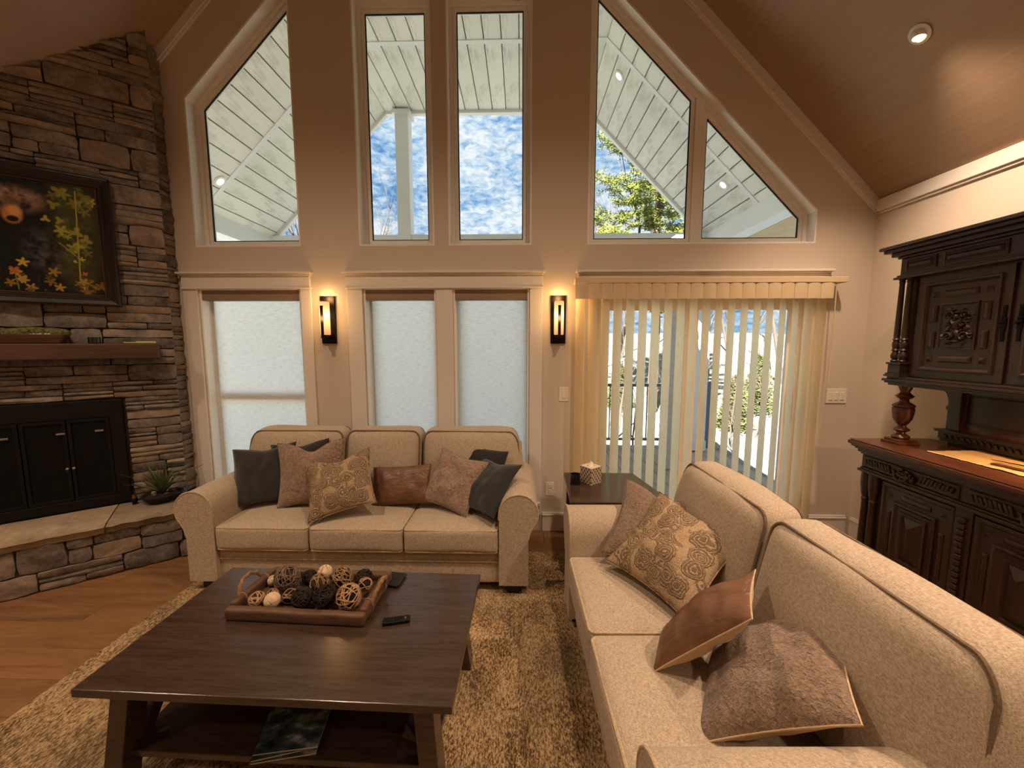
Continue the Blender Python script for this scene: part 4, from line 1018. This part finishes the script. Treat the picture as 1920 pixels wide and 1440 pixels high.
MB().frame(rect(-hb, hb, -hb, hb), rect(-hb + .004, hb - .004, -hb + .004, hb - .004), 0, .118, 'z').build('box_sides', 'lattice', tb)
MB().frame(round_rect(hb, hb, .004, 6), round_rect(.030, .022, .018, 6), .118, .122, 'z').build('box_top', 'boxtop', tb)
def tis(u, v):
    a = 2 * math.pi * u; r_ = (.024 * (1 - v) + .007) * (1 + .45 * math.sin(3 * a + 1) * v); return (r_ * math.cos(a), r_ * .7 * math.sin(a), .112 + .040 * v + .010 * v * math.sin(2 * a + .5))
M['tissue'] = Mat('tissue_paper', '#f0e4d2', .9).m
MB().grid(tis, 28, 6).build('tissue', 'tissue', tb, True)
# ================================================================== CARVED HUTCH (along the right wall, front towards -X)
HB = (2.748, 1.96, 0.0)
hu = thing('carved_hutch', 'tall dark carved oak hutch with panelled doors along the wall', 'hutch', HB)
def hb_(b, d0, d1, y0, y1, z0, z1): return b.box(-d1, -d0, y0, y1, z0, z1)
def steps(b, prof, y0, y1, d0=0.0):
    """stacked mouldings: (z0, z1, depth, side overhang)"""
    for z0, z1, d, o in prof: hb_(b, d0, d, y0 - o, y1 + o, z0, z1)
    return b
def relief_ring(poly, prof):
    """nested rings over a (y,z) polygon; prof: (inset, depth)"""
    b = MB(); n = len(poly)
    for i_, d in prof: b.v += [(-d, p[0], p[1]) for p in (inset(poly, i_) if i_ else poly)]
    for k in range(len(prof) - 1):
        for i in range(n): b.f.append((k*n + i, (k+1)*n + i, (k+1)*n + (i+1) % n, k*n + (i+1) % n))
    b.f.append(tuple(range((len(prof)-1)*n, len(prof)*n))[::-1]); return b
def block(y0, y1, z0, z1, d, h=.010, e=.009):
    return relief_ring(rect(y0, y1, z0, z1), [(0, d), (0, d + h * .4), (e, d + h)])
def turned(name, prof, d, y, z, n=24, parent=None): return MB().lathe(prof, n, (-d, y, z)).build(name, 'walnut', parent or hu, True, angle=35)
# --- lower cabinet
b = MB(); steps(b, [(0, .05, .475, .015), (.05, .075, .465, .005), (.075, .90, .440, -.02)], -.60, .60); b.build('lower_case', 'walnut', hu, bevel=.003)
b = MB(); steps(b, [(.755, .772, .485, .010), (.772, .785, .475, .0), (.785, .872, .468, -.002), (.872, .885, .478, .004), (.885, .905, .492, .012), (.905, .920, .505, .022)], -.60, .60); b.build('frieze', 'walnut', hu, bevel=.003)
b = MB(); steps(b, [(.920, .934, .525, .030), (.934, .958, .540, .040), (.958, .968, .532, .034)], -.60, .60); b.build('counter_top', 'walnut_top', hu, bevel=.005, seg=3)
for sy in (-1, 1):
    # drawer front with gadroon carving and a carved pull
    y0, y1 = (.02, .575) if sy > 0 else (-.575, -.02)
    dw = block(y0, y1, .790, .868, .468, .010, .006).build('drawer', 'walnut', hu, bevel=.001)
    yc = (y0 + y1) / 2; b = MB(); rr = random.Random(4)
    for k in range(9):
        for s2 in (-1, 1):
            yy = yc + s2 * (.095 + k * .0195); r_ = .0115
            b.rbox((-.480, yy, .829 + .004 * (k % 2)), (.010, r_ * .72, .024 - .001 * k), .006, 5, fn=lambda p: Vector((p.x, p.y + p.z * .35 * s2, p.z)))
    b.build('gadroon_carving', 'walnut', dw, True)['kind'] = 'stuff'
    b = MB()
    for k in range(34):
        a = k * 2.4; r_ = .012 + .0018 * k; b.rbox((-.485 - .010 * rr.random(), yc + r_ * math.cos(a) * .95, .822 + r_ * math.sin(a) * .48), (.010, .012 * rr.uniform(.6, 1.1), .008 * rr.uniform(.6, 1.2)), .006, 5)
    b.tube([(-.500, yc - .05, .835), (-.512, yc - .03, .800), (-.514, yc, .790), (-.512, yc + .03, .800), (-.500, yc + .05, .835)], .006, 7)
    b.build('carved_pull', 'walnut', dw, True)
    # door with concentric squares and a pyramid
    y0, y1 = (.045, .455) if sy > 0 else (-.455, -.045); z0, z1 = .135, .735; d = .440
    do = relief_ring(rect(y0, y1, z0, z1), [(0, d), (0, d + .016), (.006, d + .018), (.018, d + .018), (.026, d + .008)]).build('door', 'walnut', hu)
    ym, zm = (y0 + y1) / 2, (z0 + z1) / 2; d += .008
    for (hy_, hz_) in ((.165, .260),):
        for sz in (-1, 1):
            block(ym - .085, ym + .085, zm + sz * .235 - .014, zm + sz * .235 + .014, d).build('raised_bar', 'walnut', do); block(ym + sz * .150 - .013, ym + sz * .150 + .013, zm - .13, zm + .13, d).build('raised_bar', 'walnut', do)
            for s3 in (-1, 1): relief_ring(rect(ym + sz * .15 - .014, ym + sz * .15 + .014, zm + s3 * .235 - .014, zm + s3 * .235 + .014), [(0, d), (.0135, d + .012)]).build('corner_stud', 'walnut', do)
    relief_ring(rect(ym - .122, ym + .122, zm - .200, zm + .200), [(0, d), (0, d + .012), (.012, d + .014), (.026, d + .003), (.044, d + .003), (.046, d + .014), (.058, d + .014), (.066, d + .004), (.070, d + .006), (.118, d + .036)]).build('pyramid_panel', 'walnut', do)
    # corner colonnettes
    pr = [(.030, 0), (.030, .04), (.024, .045), (.030, .06), (.034, .09), (.030, .13), (.020, .15), (.024, .16), (.019, .17), (.021, .20), (.018, .48), (.022, .50), (.017, .51), (.024, .53), (.026, .56), (.031, .60), (.031, .68)]
    for yy, dd in ((.575, .445), (.505, .458)): turned('colonnette', [(r_, z_) for r_, z_ in pr], dd, sy * yy, .075)
b = MB(); hb_(b, .43, .460, -.040, .040, .08, .755); b.build('centre_stile', 'walnut', hu, bevel=.003)
b = MB()
for k in range(18): b.rbox((-.466, 0, .13 + k * .033), (.010, .018, .015), .008, 5)
b.build('stile_carving', 'walnut', hu, True)['kind'] = 'stuff'
# --- niche: back panel, ledge, brackets, urn balusters
b = MB(); hb_(b, .0, .022, -.50, .50, .968, 1.345); b.build('back_panel', 'walnut_top', hu)
relief_ring(rect(-.45, .45, 1.10, 1.30), [(0, .022), (0, .030), (.010, .030), (.022, .0235)]).build('back_moulding', 'walnut', hu)
b = MB(); steps(b, [(.968, .985, .045, .0), (.985, 1.000, .070, .025), (1.000, 1.045, .080, .030), (1.045, 1.060, .095, .045)], -.49, .49); lg2 = b.build('ledge', 'walnut', hu, bevel=.003)
b = MB()
for k in range(30): b.rbox((-.082, -.47 + k * .0325, 1.022), (.008, .010, .013), .006, 5, fn=lambda p: Vector((p.x, p.y + p.z * .4, p.z)))
b.build('ledge_carving', 'walnut', lg2, True)['kind'] = 'stuff'
for sy in (-1, 1):
    pts = [(.430, 1.062), (.500, 1.062), (.500, 1.180), (.512, 1.192), (.512, 1.206), (.500, 1.214), (.503, 1.25), (.515, 1.285), (.54, 1.305), (.575, 1.312), (.58, 1.336), (.430, 1.336)]
    MB().prism([(sy * y_, z_) for y_, z_ in pts], -.060, -.006, 'x').build('bracket', 'walnut', hu, bevel=.004)
    b = MB(); hb_(b, .265, .395, sy * .50 - .062, sy * .50 + .062, .968, .985); hb_(b, .275, .385, sy * .50 - .053, sy * .50 + .053, .985, 1.000); ub = b.build('baluster', 'walnut_top', hu, bevel=.003)
    pr = [(.040, 0), (.046, .012), (.040, .022), (.022, .034), (.020, .042), (.034, .050), (.042, .058), (.036, .066), (.022, .076), (.020, .086), (.034, .102), (.046, .130), (.052, .165), (.054, .195), (.048, .200), (.054, .206), (.054, .216), (.040, .226), (.024, .236), (.022, .250), (.038, .262), (.046, .272), (.034, .282), (.022, .296), (.030, .315), (.036, .338)]
    MB().lathe(pr, 28, (-.330, sy * .50, 1.000)).build('urn', 'walnut_top', ub, True, angle=30)
# --- upper cabinet
b = MB(); hb_(b, 0, .335, -.545, .545, 1.36, 2.03); b.build('upper_case', 'walnut', hu, bevel=.003)
b = MB(); steps(b, [(1.336, 1.350, .375, .030), (1.350, 1.362, .390, .042), (1.362, 1.378, .400, .050), (1.378, 1.392, .380, .036)], -.545, .545); b.build('base_moulding', 'walnut', hu, bevel=.003)
b = MB(); steps(b, [(2.000, 2.014, .392, .048), (2.014, 2.026, .380, .038), (2.026, 2.125, .368, .028), (2.125, 2.140, .382, .040), (2.140, 2.165, .405, .060), (2.165, 2.185, .432, .085), (2.185, 2.205, .450, .100)], -.545, .545); co = b.build('cornice', 'walnut', hu, bevel=.004)
for y0, y1 in ((-.545, -.53), (.53, .545)): pass
for a, c in ((.36, .535), (.03, .32), (-.32, -.03), (-.535, -.36)): relief_ring(rect(a, c, 2.040, 2.112), [(0, .368), (0, .374), (.006, .376), (.012, .370), (.016, .370), (.028, .382)]).build('frieze_panel', 'walnut', hu)
def carve(y0, y1, z0, z1, d, seed):
    """high relief of scrolling leaves round a figure"""
    N1, N2 = 70, 96; U, V = np.meshgrid(np.linspace(-1, 1, N1 + 1), np.linspace(-1.35, 1.35, N2 + 1)); Hh = np.zeros_like(U); rr = np.random.RandomState(seed)
    def blob(x, y, a, c, rot, h):
        dx, dy = U - x, V - y; ca, sa = math.cos(rot), math.sin(rot); q = ((dx*ca + dy*sa) / a) ** 2 + ((-dx*sa + dy*ca) / c) ** 2
        np.maximum(Hh, h * np.sqrt(np.clip(1 - q, 0, 1)), out=Hh)
    for s in (-1, 1):
        for (cx, cy, r0, dr, turn) in ((s * .48, .72, .30, s, 1), (s * .50, -.70, .34, -s, -1), (s * .42, .10, .25, s, 1)):
            for k in range(26):
                t_ = k / 25; r_ = r0 * (1 - .85 * t_); a = turn * dr * (t_ * 7.2) + (0 if s > 0 else math.pi)
                blob(cx + r_ * math.cos(a), cy + r_ * math.sin(a), .085 * (1 - .4 * t_), .06, a, .55 + .35 * t_)
            for k in range(7):
                a = rr.uniform(0, 6.28); blob(cx + (r0 + .10) * math.cos(a), cy + (r0 + .10) * math.sin(a), .15, .055, a + .6, .6)
    for (x, y, a, c, ro_, h) in ((0, .62, .17, .20, 0, 1.1), (0, .92, .26, .10, 0, .8), (0, .12, .22, .34, .2, 1.0), (-.20, .25, .10, .30, .5, .9), (.22, .22, .10, .30, -.5, .9), (.1, -.45, .15, .36, .3, .9), (-.12, -.48, .14, .34, -.25, .9), (0, -1.0, .34, .12, 0, .7)): blob(x, y, a, c, ro_, h)
    Hh += .12 * (rr.rand(*Hh.shape) - .5) * (Hh > .05)
    b = MB(); b.v = [(-(d + .022 * Hh[j, i]), y0 + (y1 - y0) * i / N1, z0 + (z1 - z0) * j / N2) for j in range(N2 + 1) for i in range(N1 + 1)]
    b.f = [(j*(N1+1) + i, (j+1)*(N1+1) + i, (j+1)*(N1+1) + i + 1, j*(N1+1) + i + 1) for j in range(N2) for i in range(N1)]; return b
for sy in (-1, 1):
    y0, y1 = (.012, .465) if sy > 0 else (-.465, -.012); z0, z1 = 1.400, 1.992; d = .335
    do = relief_ring(rect(y0, y1, z0, z1), [(0, d), (0, d + .012), (.040, d + .012), (.042, d + .022), (.052, d + .024), (.060, d + .014), (.064, d + .006)]).build('door', 'walnut', hu, bevel=.001)
    ym, zm = (y0 + y1) / 2, (z0 + z1) / 2; d += .006
    relief_ring(rect(ym - .092, ym + .092, zm - .130, zm + .130), [(0, d), (0, d + .008), (.006, d + .010), (.014, d + .003)]).build('carved_frame', 'walnut', do)
    carve(ym - .074, ym + .074, zm - .112, zm + .112, d + .0042, 5 if sy > 0 else 6).build('carving', 'walnut', do, True, recalc=False, angle=70)
    for s2 in (-1, 1):
        block(ym - .080, ym + .080, zm + s2 * .185 - .018, zm + s2 * .185 + .018, d, .012).build('raised_bar', 'walnut', do)
        for s3 in (-1, 1):
            block(ym + s2 * .128 - .016, ym + s2 * .128 + .016, zm + s3 * .075 - .048, zm + s3 * .075 + .048, d, .012).build('raised_bar', 'walnut', do)
            relief_ring(rect(ym + s2 * .130 - .017, ym + s2 * .130 + .017, zm + s3 * .185 - .017, zm + s3 * .185 + .017), [(0, d), (.0165, d + .014)]).build('corner_stud', 'walnut', do)
    ye = y0 + .020 if sy > 0 else y1 - .020
    b = MB()
    for k in range(9): b.rbox((-(.335 + .014), ye, 1.62 + k * .020), (.003, .008 + .004 * (k in (3, 4, 5)), .010), .002, 4)
    b.build('escutcheon', 'hdark', do, True)
    MB().tube([(-.35, ye, 1.70), (-.372, ye, 1.70)], .004, 6).tube([(-.372, ye, 1.692), (-.376, ye, 1.70), (-.372, ye, 1.708), (-.368, ye, 1.70)], .0025, 5, True).build('key', 'hdark', do, True)
    # paired corner columns on a stepped pedestal
    b = MB(); 
    for z_0, z_1, e_ in ((1.392, 1.404, .040), (1.404, 1.414, .035), (1.414, 1.470, .028), (1.470, 1.482, .036)): hb_(b, .362 - e_ - .008, .362 + e_, sy * .530 - e_ - .012, sy * .530 + e_ + .012, z_0, z_1)
    b.build('column_pedestal', 'walnut', hu, bevel=.002)
    pr = [(.018, 0), (.022, .010), (.014, .018), (.021, .030), (.023, .045), (.016, .060), (.014, .068), (.021, .076), (.016, .086), (.019, .100), (.021, .120), (.014, .135), (.021, .142), (.015, .152), (.0165, .17), (.013, .49), (.017, .500), (.013, .506), (.020, .518)]
    for k, dy in enumerate((-.024, .024)): turned('column', pr, .366, sy * .530 + dy, 1.482, 20)
# ------------------------------------------------------------------ lamp under the upper cabinet
ul = thing('cabinet_light', 'small warm lamp under the upper cupboard of the hutch', 'lamp', (2.60, 1.70, 1.336))
MB().lathe([(.0, 0), (.032, 0), (.034, -.004), (.032, -.012), (.026, -.012), (.026, -.006), (.0, -.006)], 24).build('puck', 'hdark', ul, True)
MB().lathe([(.0, -.007), (.025, -.007), (.025, -.010), (.0, -.011)], 20).build('lamp_face', 'lamp', ul, True)
ld = bpy.data.lights.new('cabinet_lamp', 'SPOT'); ld.energy = 22.0; ld.color = (1.0, .50, .18); ld.spot_size = R(165); ld.spot_blend = .5; ld.shadow_soft_size = .025
lo = bpy.data.objects.new('cabinet_lamp', ld); COL.objects.link(lo); lo.parent = ul; lo.location = (0, 0, -.022)
# ------------------------------------------------------------------ runner and letter knife
b = MB(); rr = random.Random(9)
cor = [(2.385, 2.265), (2.715, 2.285), (2.715, 1.42), (2.40, 1.42)]
def rn(u, v):
    x = (cor[0][0] * (1-u) + cor[1][0] * u) * (1-v) + (cor[3][0] * (1-u) + cor[2][0] * u) * v; y = (cor[0][1] * (1-u) + cor[1][1] * u) * (1-v) + (cor[3][1] * (1-u) + cor[2][1] * u) * v
    if u in (0, 1) or v in (0, 1): x += rr.uniform(-.006, .006); y += rr.uniform(-.006, .006)
    return (x, y, .9715 + .0015 * noise.noise((x * 20, y * 20, 0)) + .003 * max(0, noise.noise((x * 5, y * 6, 4))))
b.grid(rn, 24, 60)
M['runner'] = m_fabric('cream_runner', '#c9a873', '#e6c892', 240, .3)
rnr = b.build('table_runner', 'runner', None, True); sm = rnr.modifiers.new('thick', 'SOLIDIFY'); sm.thickness = .0015; sm.offset = 1; tag(rnr, 'cream cloth runner with frayed edges on the hutch counter', 'table runner')
kn = thing('letter_knife', 'dark handled letter knife lying on the cream runner', 'knife', (2.55, 1.99, .977), R(-72))
MB().rbox((.085, 0, .005), (.055, .008, .005), .004, 6).build('handle', 'black', kn, True)
MB().prism([(-.085, .0), (-.05, -.006), (.04, -.007), (.04, .007), (-.05, .006)], .003, .0055, 'z').build('blade', 'hdark', kn)
cs = thing('glasses_case', 'slim brown glasses case on the cream runner', 'case', (2.47, 1.93, .976), R(-80))
MB().rbox((0, 0, .004), (.080, .016, .004), .003, 8).build('shell', 'leather', cs, True)
# ================================================================== OUTSIDE: PORCH
PY0, PYS, PY1 = D + WT, 4.83, 6.20
pc = struct(MB().prism([(-3.98, 3.19), (-2.07, 5.10), (.98, 5.10), (2.88, 3.20), (2.88, 3.35), (1.04, 5.2), (-2.13, 5.2), (-3.98, 3.34)], PY0, PY1, 'y').build('ceiling_porch', 'pgroove'), 'white boarded porch ceiling')
def boards(p0, p1, ya, yb):
    p0, p1 = Vector((p0[0], 0, p0[1])), Vector((p1[0], 0, p1[1])); d = (p1 - p0); L_ = d.length; d.normalize(); nrm = Vector((d.z, 0, -d.x)); nrm = nrm if nrm.z < 0 else -nrm
    n = max(1, round(L_ / .205)); w = L_ / n
    for i in range(n):
        a = p0 + d * (w * i + .0045); c = p0 + d * (w * (i + 1) - .0045); b = MB(); v = []
        ctr = (a + c) / 2 + Vector((0, (ya + yb) / 2, 0)); 
        for yy in (ya, yb):
            for q in (a, c, c + nrm * .012 - d * .003, a + nrm * .012 + d * .003): v.append(q + Vector((0, yy, 0)) - ctr)
        b.add(v, [(0, 1, 2, 3), (7, 6, 5, 4), (0, 4, 5, 1), (1, 5, 6, 2), (2, 6, 7, 3), (3, 7, 4, 0)]); o = b.build('board', 'pboard', pc); o.location = ctr
for seg in (((-3.98, 3.185), (-2.07, 5.095)), ((-2.07, 5.095), (.98, 5.095)), ((.98, 5.095), (2.88, 3.195))):
    boards(*seg, PY0 + .01, PYS - .012); boards(*seg, PYS + .012, PY1 - .01)
# joint strip and outer fascia following the vault
def band(y0, y1, h, proud, name, mat):
    o_ = [(-3.98, 3.185), (-2.07, 5.095), (.98, 5.095), (2.88, 3.195)]; k = proud
    i_ = [(-3.98 + k * 1.0, 3.185 - k * .4), (-2.07 + k * .45, 5.095 - k), (.98 - k * .45, 5.095 - k), (2.88 - k * 1.0, 3.195 - k * .4)]
    b = MB()
    for s in range(3): b.prism([o_[s], o_[s+1], i_[s+1], i_[s]], y0, y1, 'y')
    return b.build(name, mat, pc)
band(PYS - .03, PYS + .03, 0, .020, 'joint_strip', 'pwhite')
for y_ in (PY0, PY1 - .06): band(y_, y_ + .07, 0, .05, 'edge_trim', 'pwhite')
bev = MB().prism([(-2.30, 4.80), (-2.13, 4.97), (-2.04, 4.97), (-2.22, 4.80)], PY0, PY1, 'y')
for x0, x1, nm in ((-4.12, -3.90, 'trim_eave_a'), (2.80, 3.02, 'trim_eave_b')):
    struct(MB().box(x0, x1, PY0, PY1 + .05, 3.02, 3.26).build(nm.replace('_a', '_1').replace('_b', '_2'), 'pwhite', bevel=.006), 'white porch eave beam')
M['soffit'] = m_wood('cedar_soffit', '#b49a72', '#d0b78d', .7, (6, 1, 6), .1)
struct(MB().box(3.02, 4.6, PY0, PY1 + 3, 3.10, 3.16).build('ceiling_soffit', 'soffit'), 'pale timber soffit of the side roof')
tb_ = struct(MB().box(-4.0, 2.9, PY1 - .12, PY1 + .04, 3.08, 3.27).build('beam_porch', 'pwhite', bevel=.006), 'white tie beam across the porch front')
def post(x, z1, label):
    t = thing('porch_post', label, 'post', (x, PY1 - .04, -.10))
    MB().box(-.10, .10, -.10, .10, 0, z1 + .10).build('shaft', 'pwhite', t, bevel=.006)
    MB().box(-.135, .135, -.135, .135, z1 + .04, z1 + .10).build('capital', 'pwhite', t, bevel=.006)
    MB().box(-.115, .115, -.115, .115, .0, .16).build('plinth', 'pwhite', t, bevel=.006)
post(-1.80, 5.06, 'white square porch post seen through the middle upper window'); post(.72, 5.06, 'white square porch post hidden by the wall beside the middle window')
post(-3.95, 3.02, 'white square porch post at the chimney end of the porch'); post(2.82, 3.02, 'white square porch post at the door end of the porch')
def pcan(x, y, z, tilt, label):
    t = thing('porch_light', label, 'ceiling light', (x, y, z)); t.rotation_euler = (0, R(tilt), 0)
    MB().lathe([(.045, .006), (.075, .006), (.077, -.004), (.070, -.010), (.048, -.010), (.045, -.002)], 24).build('trim_ring', 'pwhite', t, True)
    MB().lathe([(0, -.001), (.046, -.001), (.046, -.006), (0, -.007)], 20).build('lamp_face', 'porchlamp', t, True)
pcan(1.19, 5.11, 4.869 - .005, 45, 'lit porch ceiling light near the top of the sloping window'); pcan(2.50, 5.06, 3.556 + .005, 45, 'lit porch ceiling light low in the sloping window'); pcan(-3.615, 4.74, 3.530, -45, 'lit porch ceiling light seen in the chimney side window')
# deck
dk = struct(MB().box(-4.3, 3.2, PY0, PY1 + .25, -.32, -.145).build('floor_deck', 'deck'), 'grey board deck outside the sliding door')
for i in range(int(7.5 / .145)):
    o = MB().box(-.069, .069, PY0 + .01 - 4.9, PY1 + .25 - 4.9, -.026, 0).build('deck_board', 'deck', dk, bevel=.004) if i == 0 else dk.children[0].copy()
    if i: COL.objects.link(o)
    o.location = (-4.22 + i * .145, 4.9, -.12)
# rail
rl = thing('deck_railing', 'dark grey metal railing along the deck edge', 'railing', (0, PY1 + .12, -.12))
for zz, h in ((1.02, .022), (.12, .018)): MB().box(-4.2, 3.1, -.025, .025, zz, zz + h * 2).build('rail', 'rail', rl, bevel=.004)
bo = None
for i in range(60):
    if bo is None: bo = MB().box(-.008, .008, -.008, .008, .14, 1.03).build('baluster', 'rail', rl); o = bo
    else: o = bo.copy(); COL.objects.link(o)
    o.location = (-4.15 + i * .122, 0, 0)
for x in (-4.15, -2.0, .6, 3.05): MB().box(x - .04, x + .04, -.04, .04, 0, 1.10).build('rail_post', 'rail', rl, bevel=.004)
# clad column and a planter seen through the vanes
cc = thing('clad_column', 'grey lap-sided column standing on the deck beyond the door', 'column', (2.12, 5.30, -.12))
MB().box(-.13, .13, -.13, .13, 0, 3.12).build('core', 'plaster', cc)
lap = None
for i in range(22):
    if lap is None: lap = MB().prism([(-.15, 0), (.15, 0), (.138, .125), (-.138, .125)], -.15, .15, 'y').build('lap_board', 'plaster', cc); o = lap
    else: o = lap.copy(); COL.objects.link(o)
    o.location = (0, 0, .02 + i * .128)
# ================================================================== SLOPE AND TREES
b = MB()
def hill(u, v):
    x = -45 + 90 * u; y = PY1 + .2 + 75 * v * v
    z = -2.6 + 5.2 * min(1, max(0, (y - 9) / 30)) ** 1.2 + .5 * noise.noise((x * .12, y * .12, 0)) + .12 * noise.noise((x * .7, y * .7, 3)); return (x, y, z)
b.grid(hill, 90, 60); gr = struct(b.build('ground', 'hill', None, True), 'wooded slope covered in dry leaves beyond the deck')
def gz_(x, y): 
    return -2.6 + 5.2 * min(1, max(0, (y - 9) / 30)) ** 1.2 + .5 * noise.noise((x * .12, y * .12, 0)) - .05
def bare_tree(seed, H, r0, mat='barkgrey', depth=4, spread=.55):
    """trunk and branches as separate part meshes at the origin"""
    rg = random.Random(seed); tk, br = MB(), MB()
    def grow(p, d, L_, r, lev):
        pts = [p]; rs = [r]; n = 6 if lev == 0 else 4
        for i in range(n):
            d = (d + Vector((rg.gauss(0, .09), rg.gauss(0, .09), .05 + rg.gauss(0, .05)))).normalized(); p = p + d * (L_ / n); pts.append(p); rs.append(r * (1 - .75 * (i + 1) / n) if lev else r * (1 - .6 * (i + 1) / n))
        (tk if lev == 0 else br).tube(pts, rs, 7 if lev == 0 else (5 if lev < 2 else 3))
        if lev < depth:
            for k in range(rg.randint(5, 8) if lev == 0 else rg.randint(3, 4)):
                i = rg.randint(2 if lev == 0 else 1, n); a = rg.uniform(0, 6.28)
                nd = (d + Vector((math.cos(a), math.sin(a), .25)) * spread * rg.uniform(.7, 1.6)).normalized(); grow(pts[i], nd, L_ * rg.uniform(.35, .55), max(rs[i] * .6, .004), lev + 1)
    grow(Vector((0, 0, 0)), Vector((0, 0, 1)), H, r0, 0); return tk, br
M['barkdark'] = m_wood('dark_bark', '#4d4239', '#6e6054', .9, (8, 8, 2), .5)
protos = []
for s, H, r0 in ((1, 9, .12), (2, 11, .14), (3, 7, .09)):
    tk, br = bare_tree(s, H, r0); t = bpy.data.objects.new('bare_tree', None); COL.objects.link(t); tk.build('trunk', 'barkdark', t, True); br.build('branches', 'barkdark', t, True)['kind'] = 'stuff'; protos.append(t)
spots = [(-6.15, 15.5, 0), (-9.7, 16, 1), (-5.45, 17.5, 2), (-4.35, 18.0, 0), (-13.5, 21, 1)]
names = ['leafless tree whose twigs show at the edge of the middle window', 'leafless tree showing in the corner of the chimney side window', 'small leafless tree whose crown shows beside the porch post', 'leafless tree whose crown shows between the post and the window mullion', 'leafless tree on the slope far beyond the chimney']
def place(k, x, y, rz, sc, label, group=None, first={}):
    o = protos[k] if k not in first else copy_tree(protos[k]); first[k] = 1
    o.location = (x, y, gz_(x, y)); o.rotation_euler = (0, 0, rz); o.scale = (sc,) * 3; tag(o, label, 'tree', group)
for i, ((x, y, k), nm) in enumerate(zip(spots, names)): place(k, x, y, i * 1.7, (.80, .76, .86, .72, .9)[i], nm, 'leafless trees on the slope')
rg = random.Random(77)
used_ = [(5.95, 17.5)]
for i in range(90):
    y = rg.uniform(19, 36); x = y * rg.uniform(.12, .80)
    if min((x - a) ** 2 + (y - c) ** 2 for a, c in used_) < 10: continue
    used_.append((x, y)); place(i % 3, x, y, rg.uniform(0, 6), rg.uniform(.55, .95), 'leafless tree on the leafy slope seen between the blind vanes', 'leafless trees on the slope')
for i in range(140):
    y = rg.uniform(11.5, 19); x = y * rg.uniform(.10, .78)
    if min((x - a) ** 2 + (y - c) ** 2 for a, c in used_) < 1.7: continue
    used_.append((x, y)); place((i * 2) % 3, x, y, rg.uniform(0, 6), rg.uniform(.20, .36), 'bare brown sapling in the brush seen between the blind vanes', 'bare saplings below the slope')
# evergreen with long branches, bright needles
pn = thing('pine_tree', 'tall sunlit pine with yellow-green needles beyond the porch', 'tree', (5.95, 17.5, gz_(5.95, 17.5)))
rg = random.Random(5); H = 17.0
MB().tube([(0, 0, 0), (.05, 0, 4), (-.05, .05, 8), (.08, 0, 12), (0, 0, H)], [.24, .20, .16, .10, .02], 10).build('trunk', 'bark', pn, True)
brn, ndl = MB(), MB()
for k in range(100):
    z = 4.2 + (H - 4.6) * (k / 99) + rg.uniform(-.2, .2); a = k * 2.4 + rg.uniform(-.3, .3); L_ = (1 - (z - 3.5) / (H + 3)) * 3.6 + .4; L_ *= rg.uniform(.7, 1.15)
    pts = [Vector((0, 0, z))]; d = Vector((math.cos(a), math.sin(a), .12))
    for i in range(6): d = (d + Vector((rg.gauss(0, .10), rg.gauss(0, .10), .06))).normalized(); pts.append(pts[-1] + d * L_ / 6)
    brn.tube(pts, [.035 * (1 - i / 7) for i in range(7)], 5)
    for i in range(2, 7):
        for q in range(8):
            c = pts[i] + Vector((rg.gauss(0, .22), rg.gauss(0, .22), rg.gauss(.03, .07)))
            for j in range(26):
                e_ = Vector((rg.gauss(0, 1), rg.gauss(0, 1), rg.gauss(.45, .6))).normalized(); l_ = rg.uniform(.10, .20); s_ = e_.orthogonal().normalized() * .024; o0 = c + Vector((rg.gauss(0, .10), rg.gauss(0, .10), rg.gauss(0, .04)))
                ndl.v += [tuple(o0 - s_), tuple(o0 + s_), tuple(o0 + e_ * l_)]; m_ = len(ndl.v); ndl.f.append((m_ - 3, m_ - 2, m_ - 1))
brn.build('branches', 'bark', pn, True)['kind'] = 'stuff'
ndl.build('needles', 'needles', pn, recalc=False)['kind'] = 'stuff'
# low evergreens on the slope give the green patches behind the vanes
M['shrubleaf'] = mk_leaf('shrub_leaf', '#4a4d2c', '#6f6c42')
def bush(seed, label, x, y, s):
    rg = random.Random(seed); t = thing('evergreen_shrub', label, 'shrub', (x, y, gz_(x, y)), 0, 'shrubs on the slope')
    MB().tube([(0, 0, 0), (.05, 0, s * .8)], [.06, .02], 6).build('stem', 'barkgrey', t, True); nd = MB()
    for j in range(2600):
        a = rg.uniform(0, 6.28); hh = rg.random(); r_ = s * .55 * (1 - hh) ** .6 * math.sqrt(rg.random()); o0 = Vector((r_ * math.cos(a), r_ * math.sin(a), .1 + s * 1.6 * hh)); e_ = Vector((rg.gauss(0, 1), rg.gauss(0, 1), rg.gauss(.3, .6))).normalized(); q = e_.orthogonal().normalized() * .03
        nd.v += [tuple(o0 - q), tuple(o0 + q), tuple(o0 + e_ * .22)]; m_ = len(nd.v); nd.f.append((m_ - 3, m_ - 2, m_ - 1))
    nd.build('foliage', 'shrubleaf', t, recalc=False)['kind'] = 'stuff'
for i, (x, y, s) in enumerate(((4.6, 18, 1.2), (8.6, 15.5, 1.3), (10.4, 17, 1.5))): bush(i, 'yellow-green evergreen shrub on the slope behind the blind vanes', x, y, s)
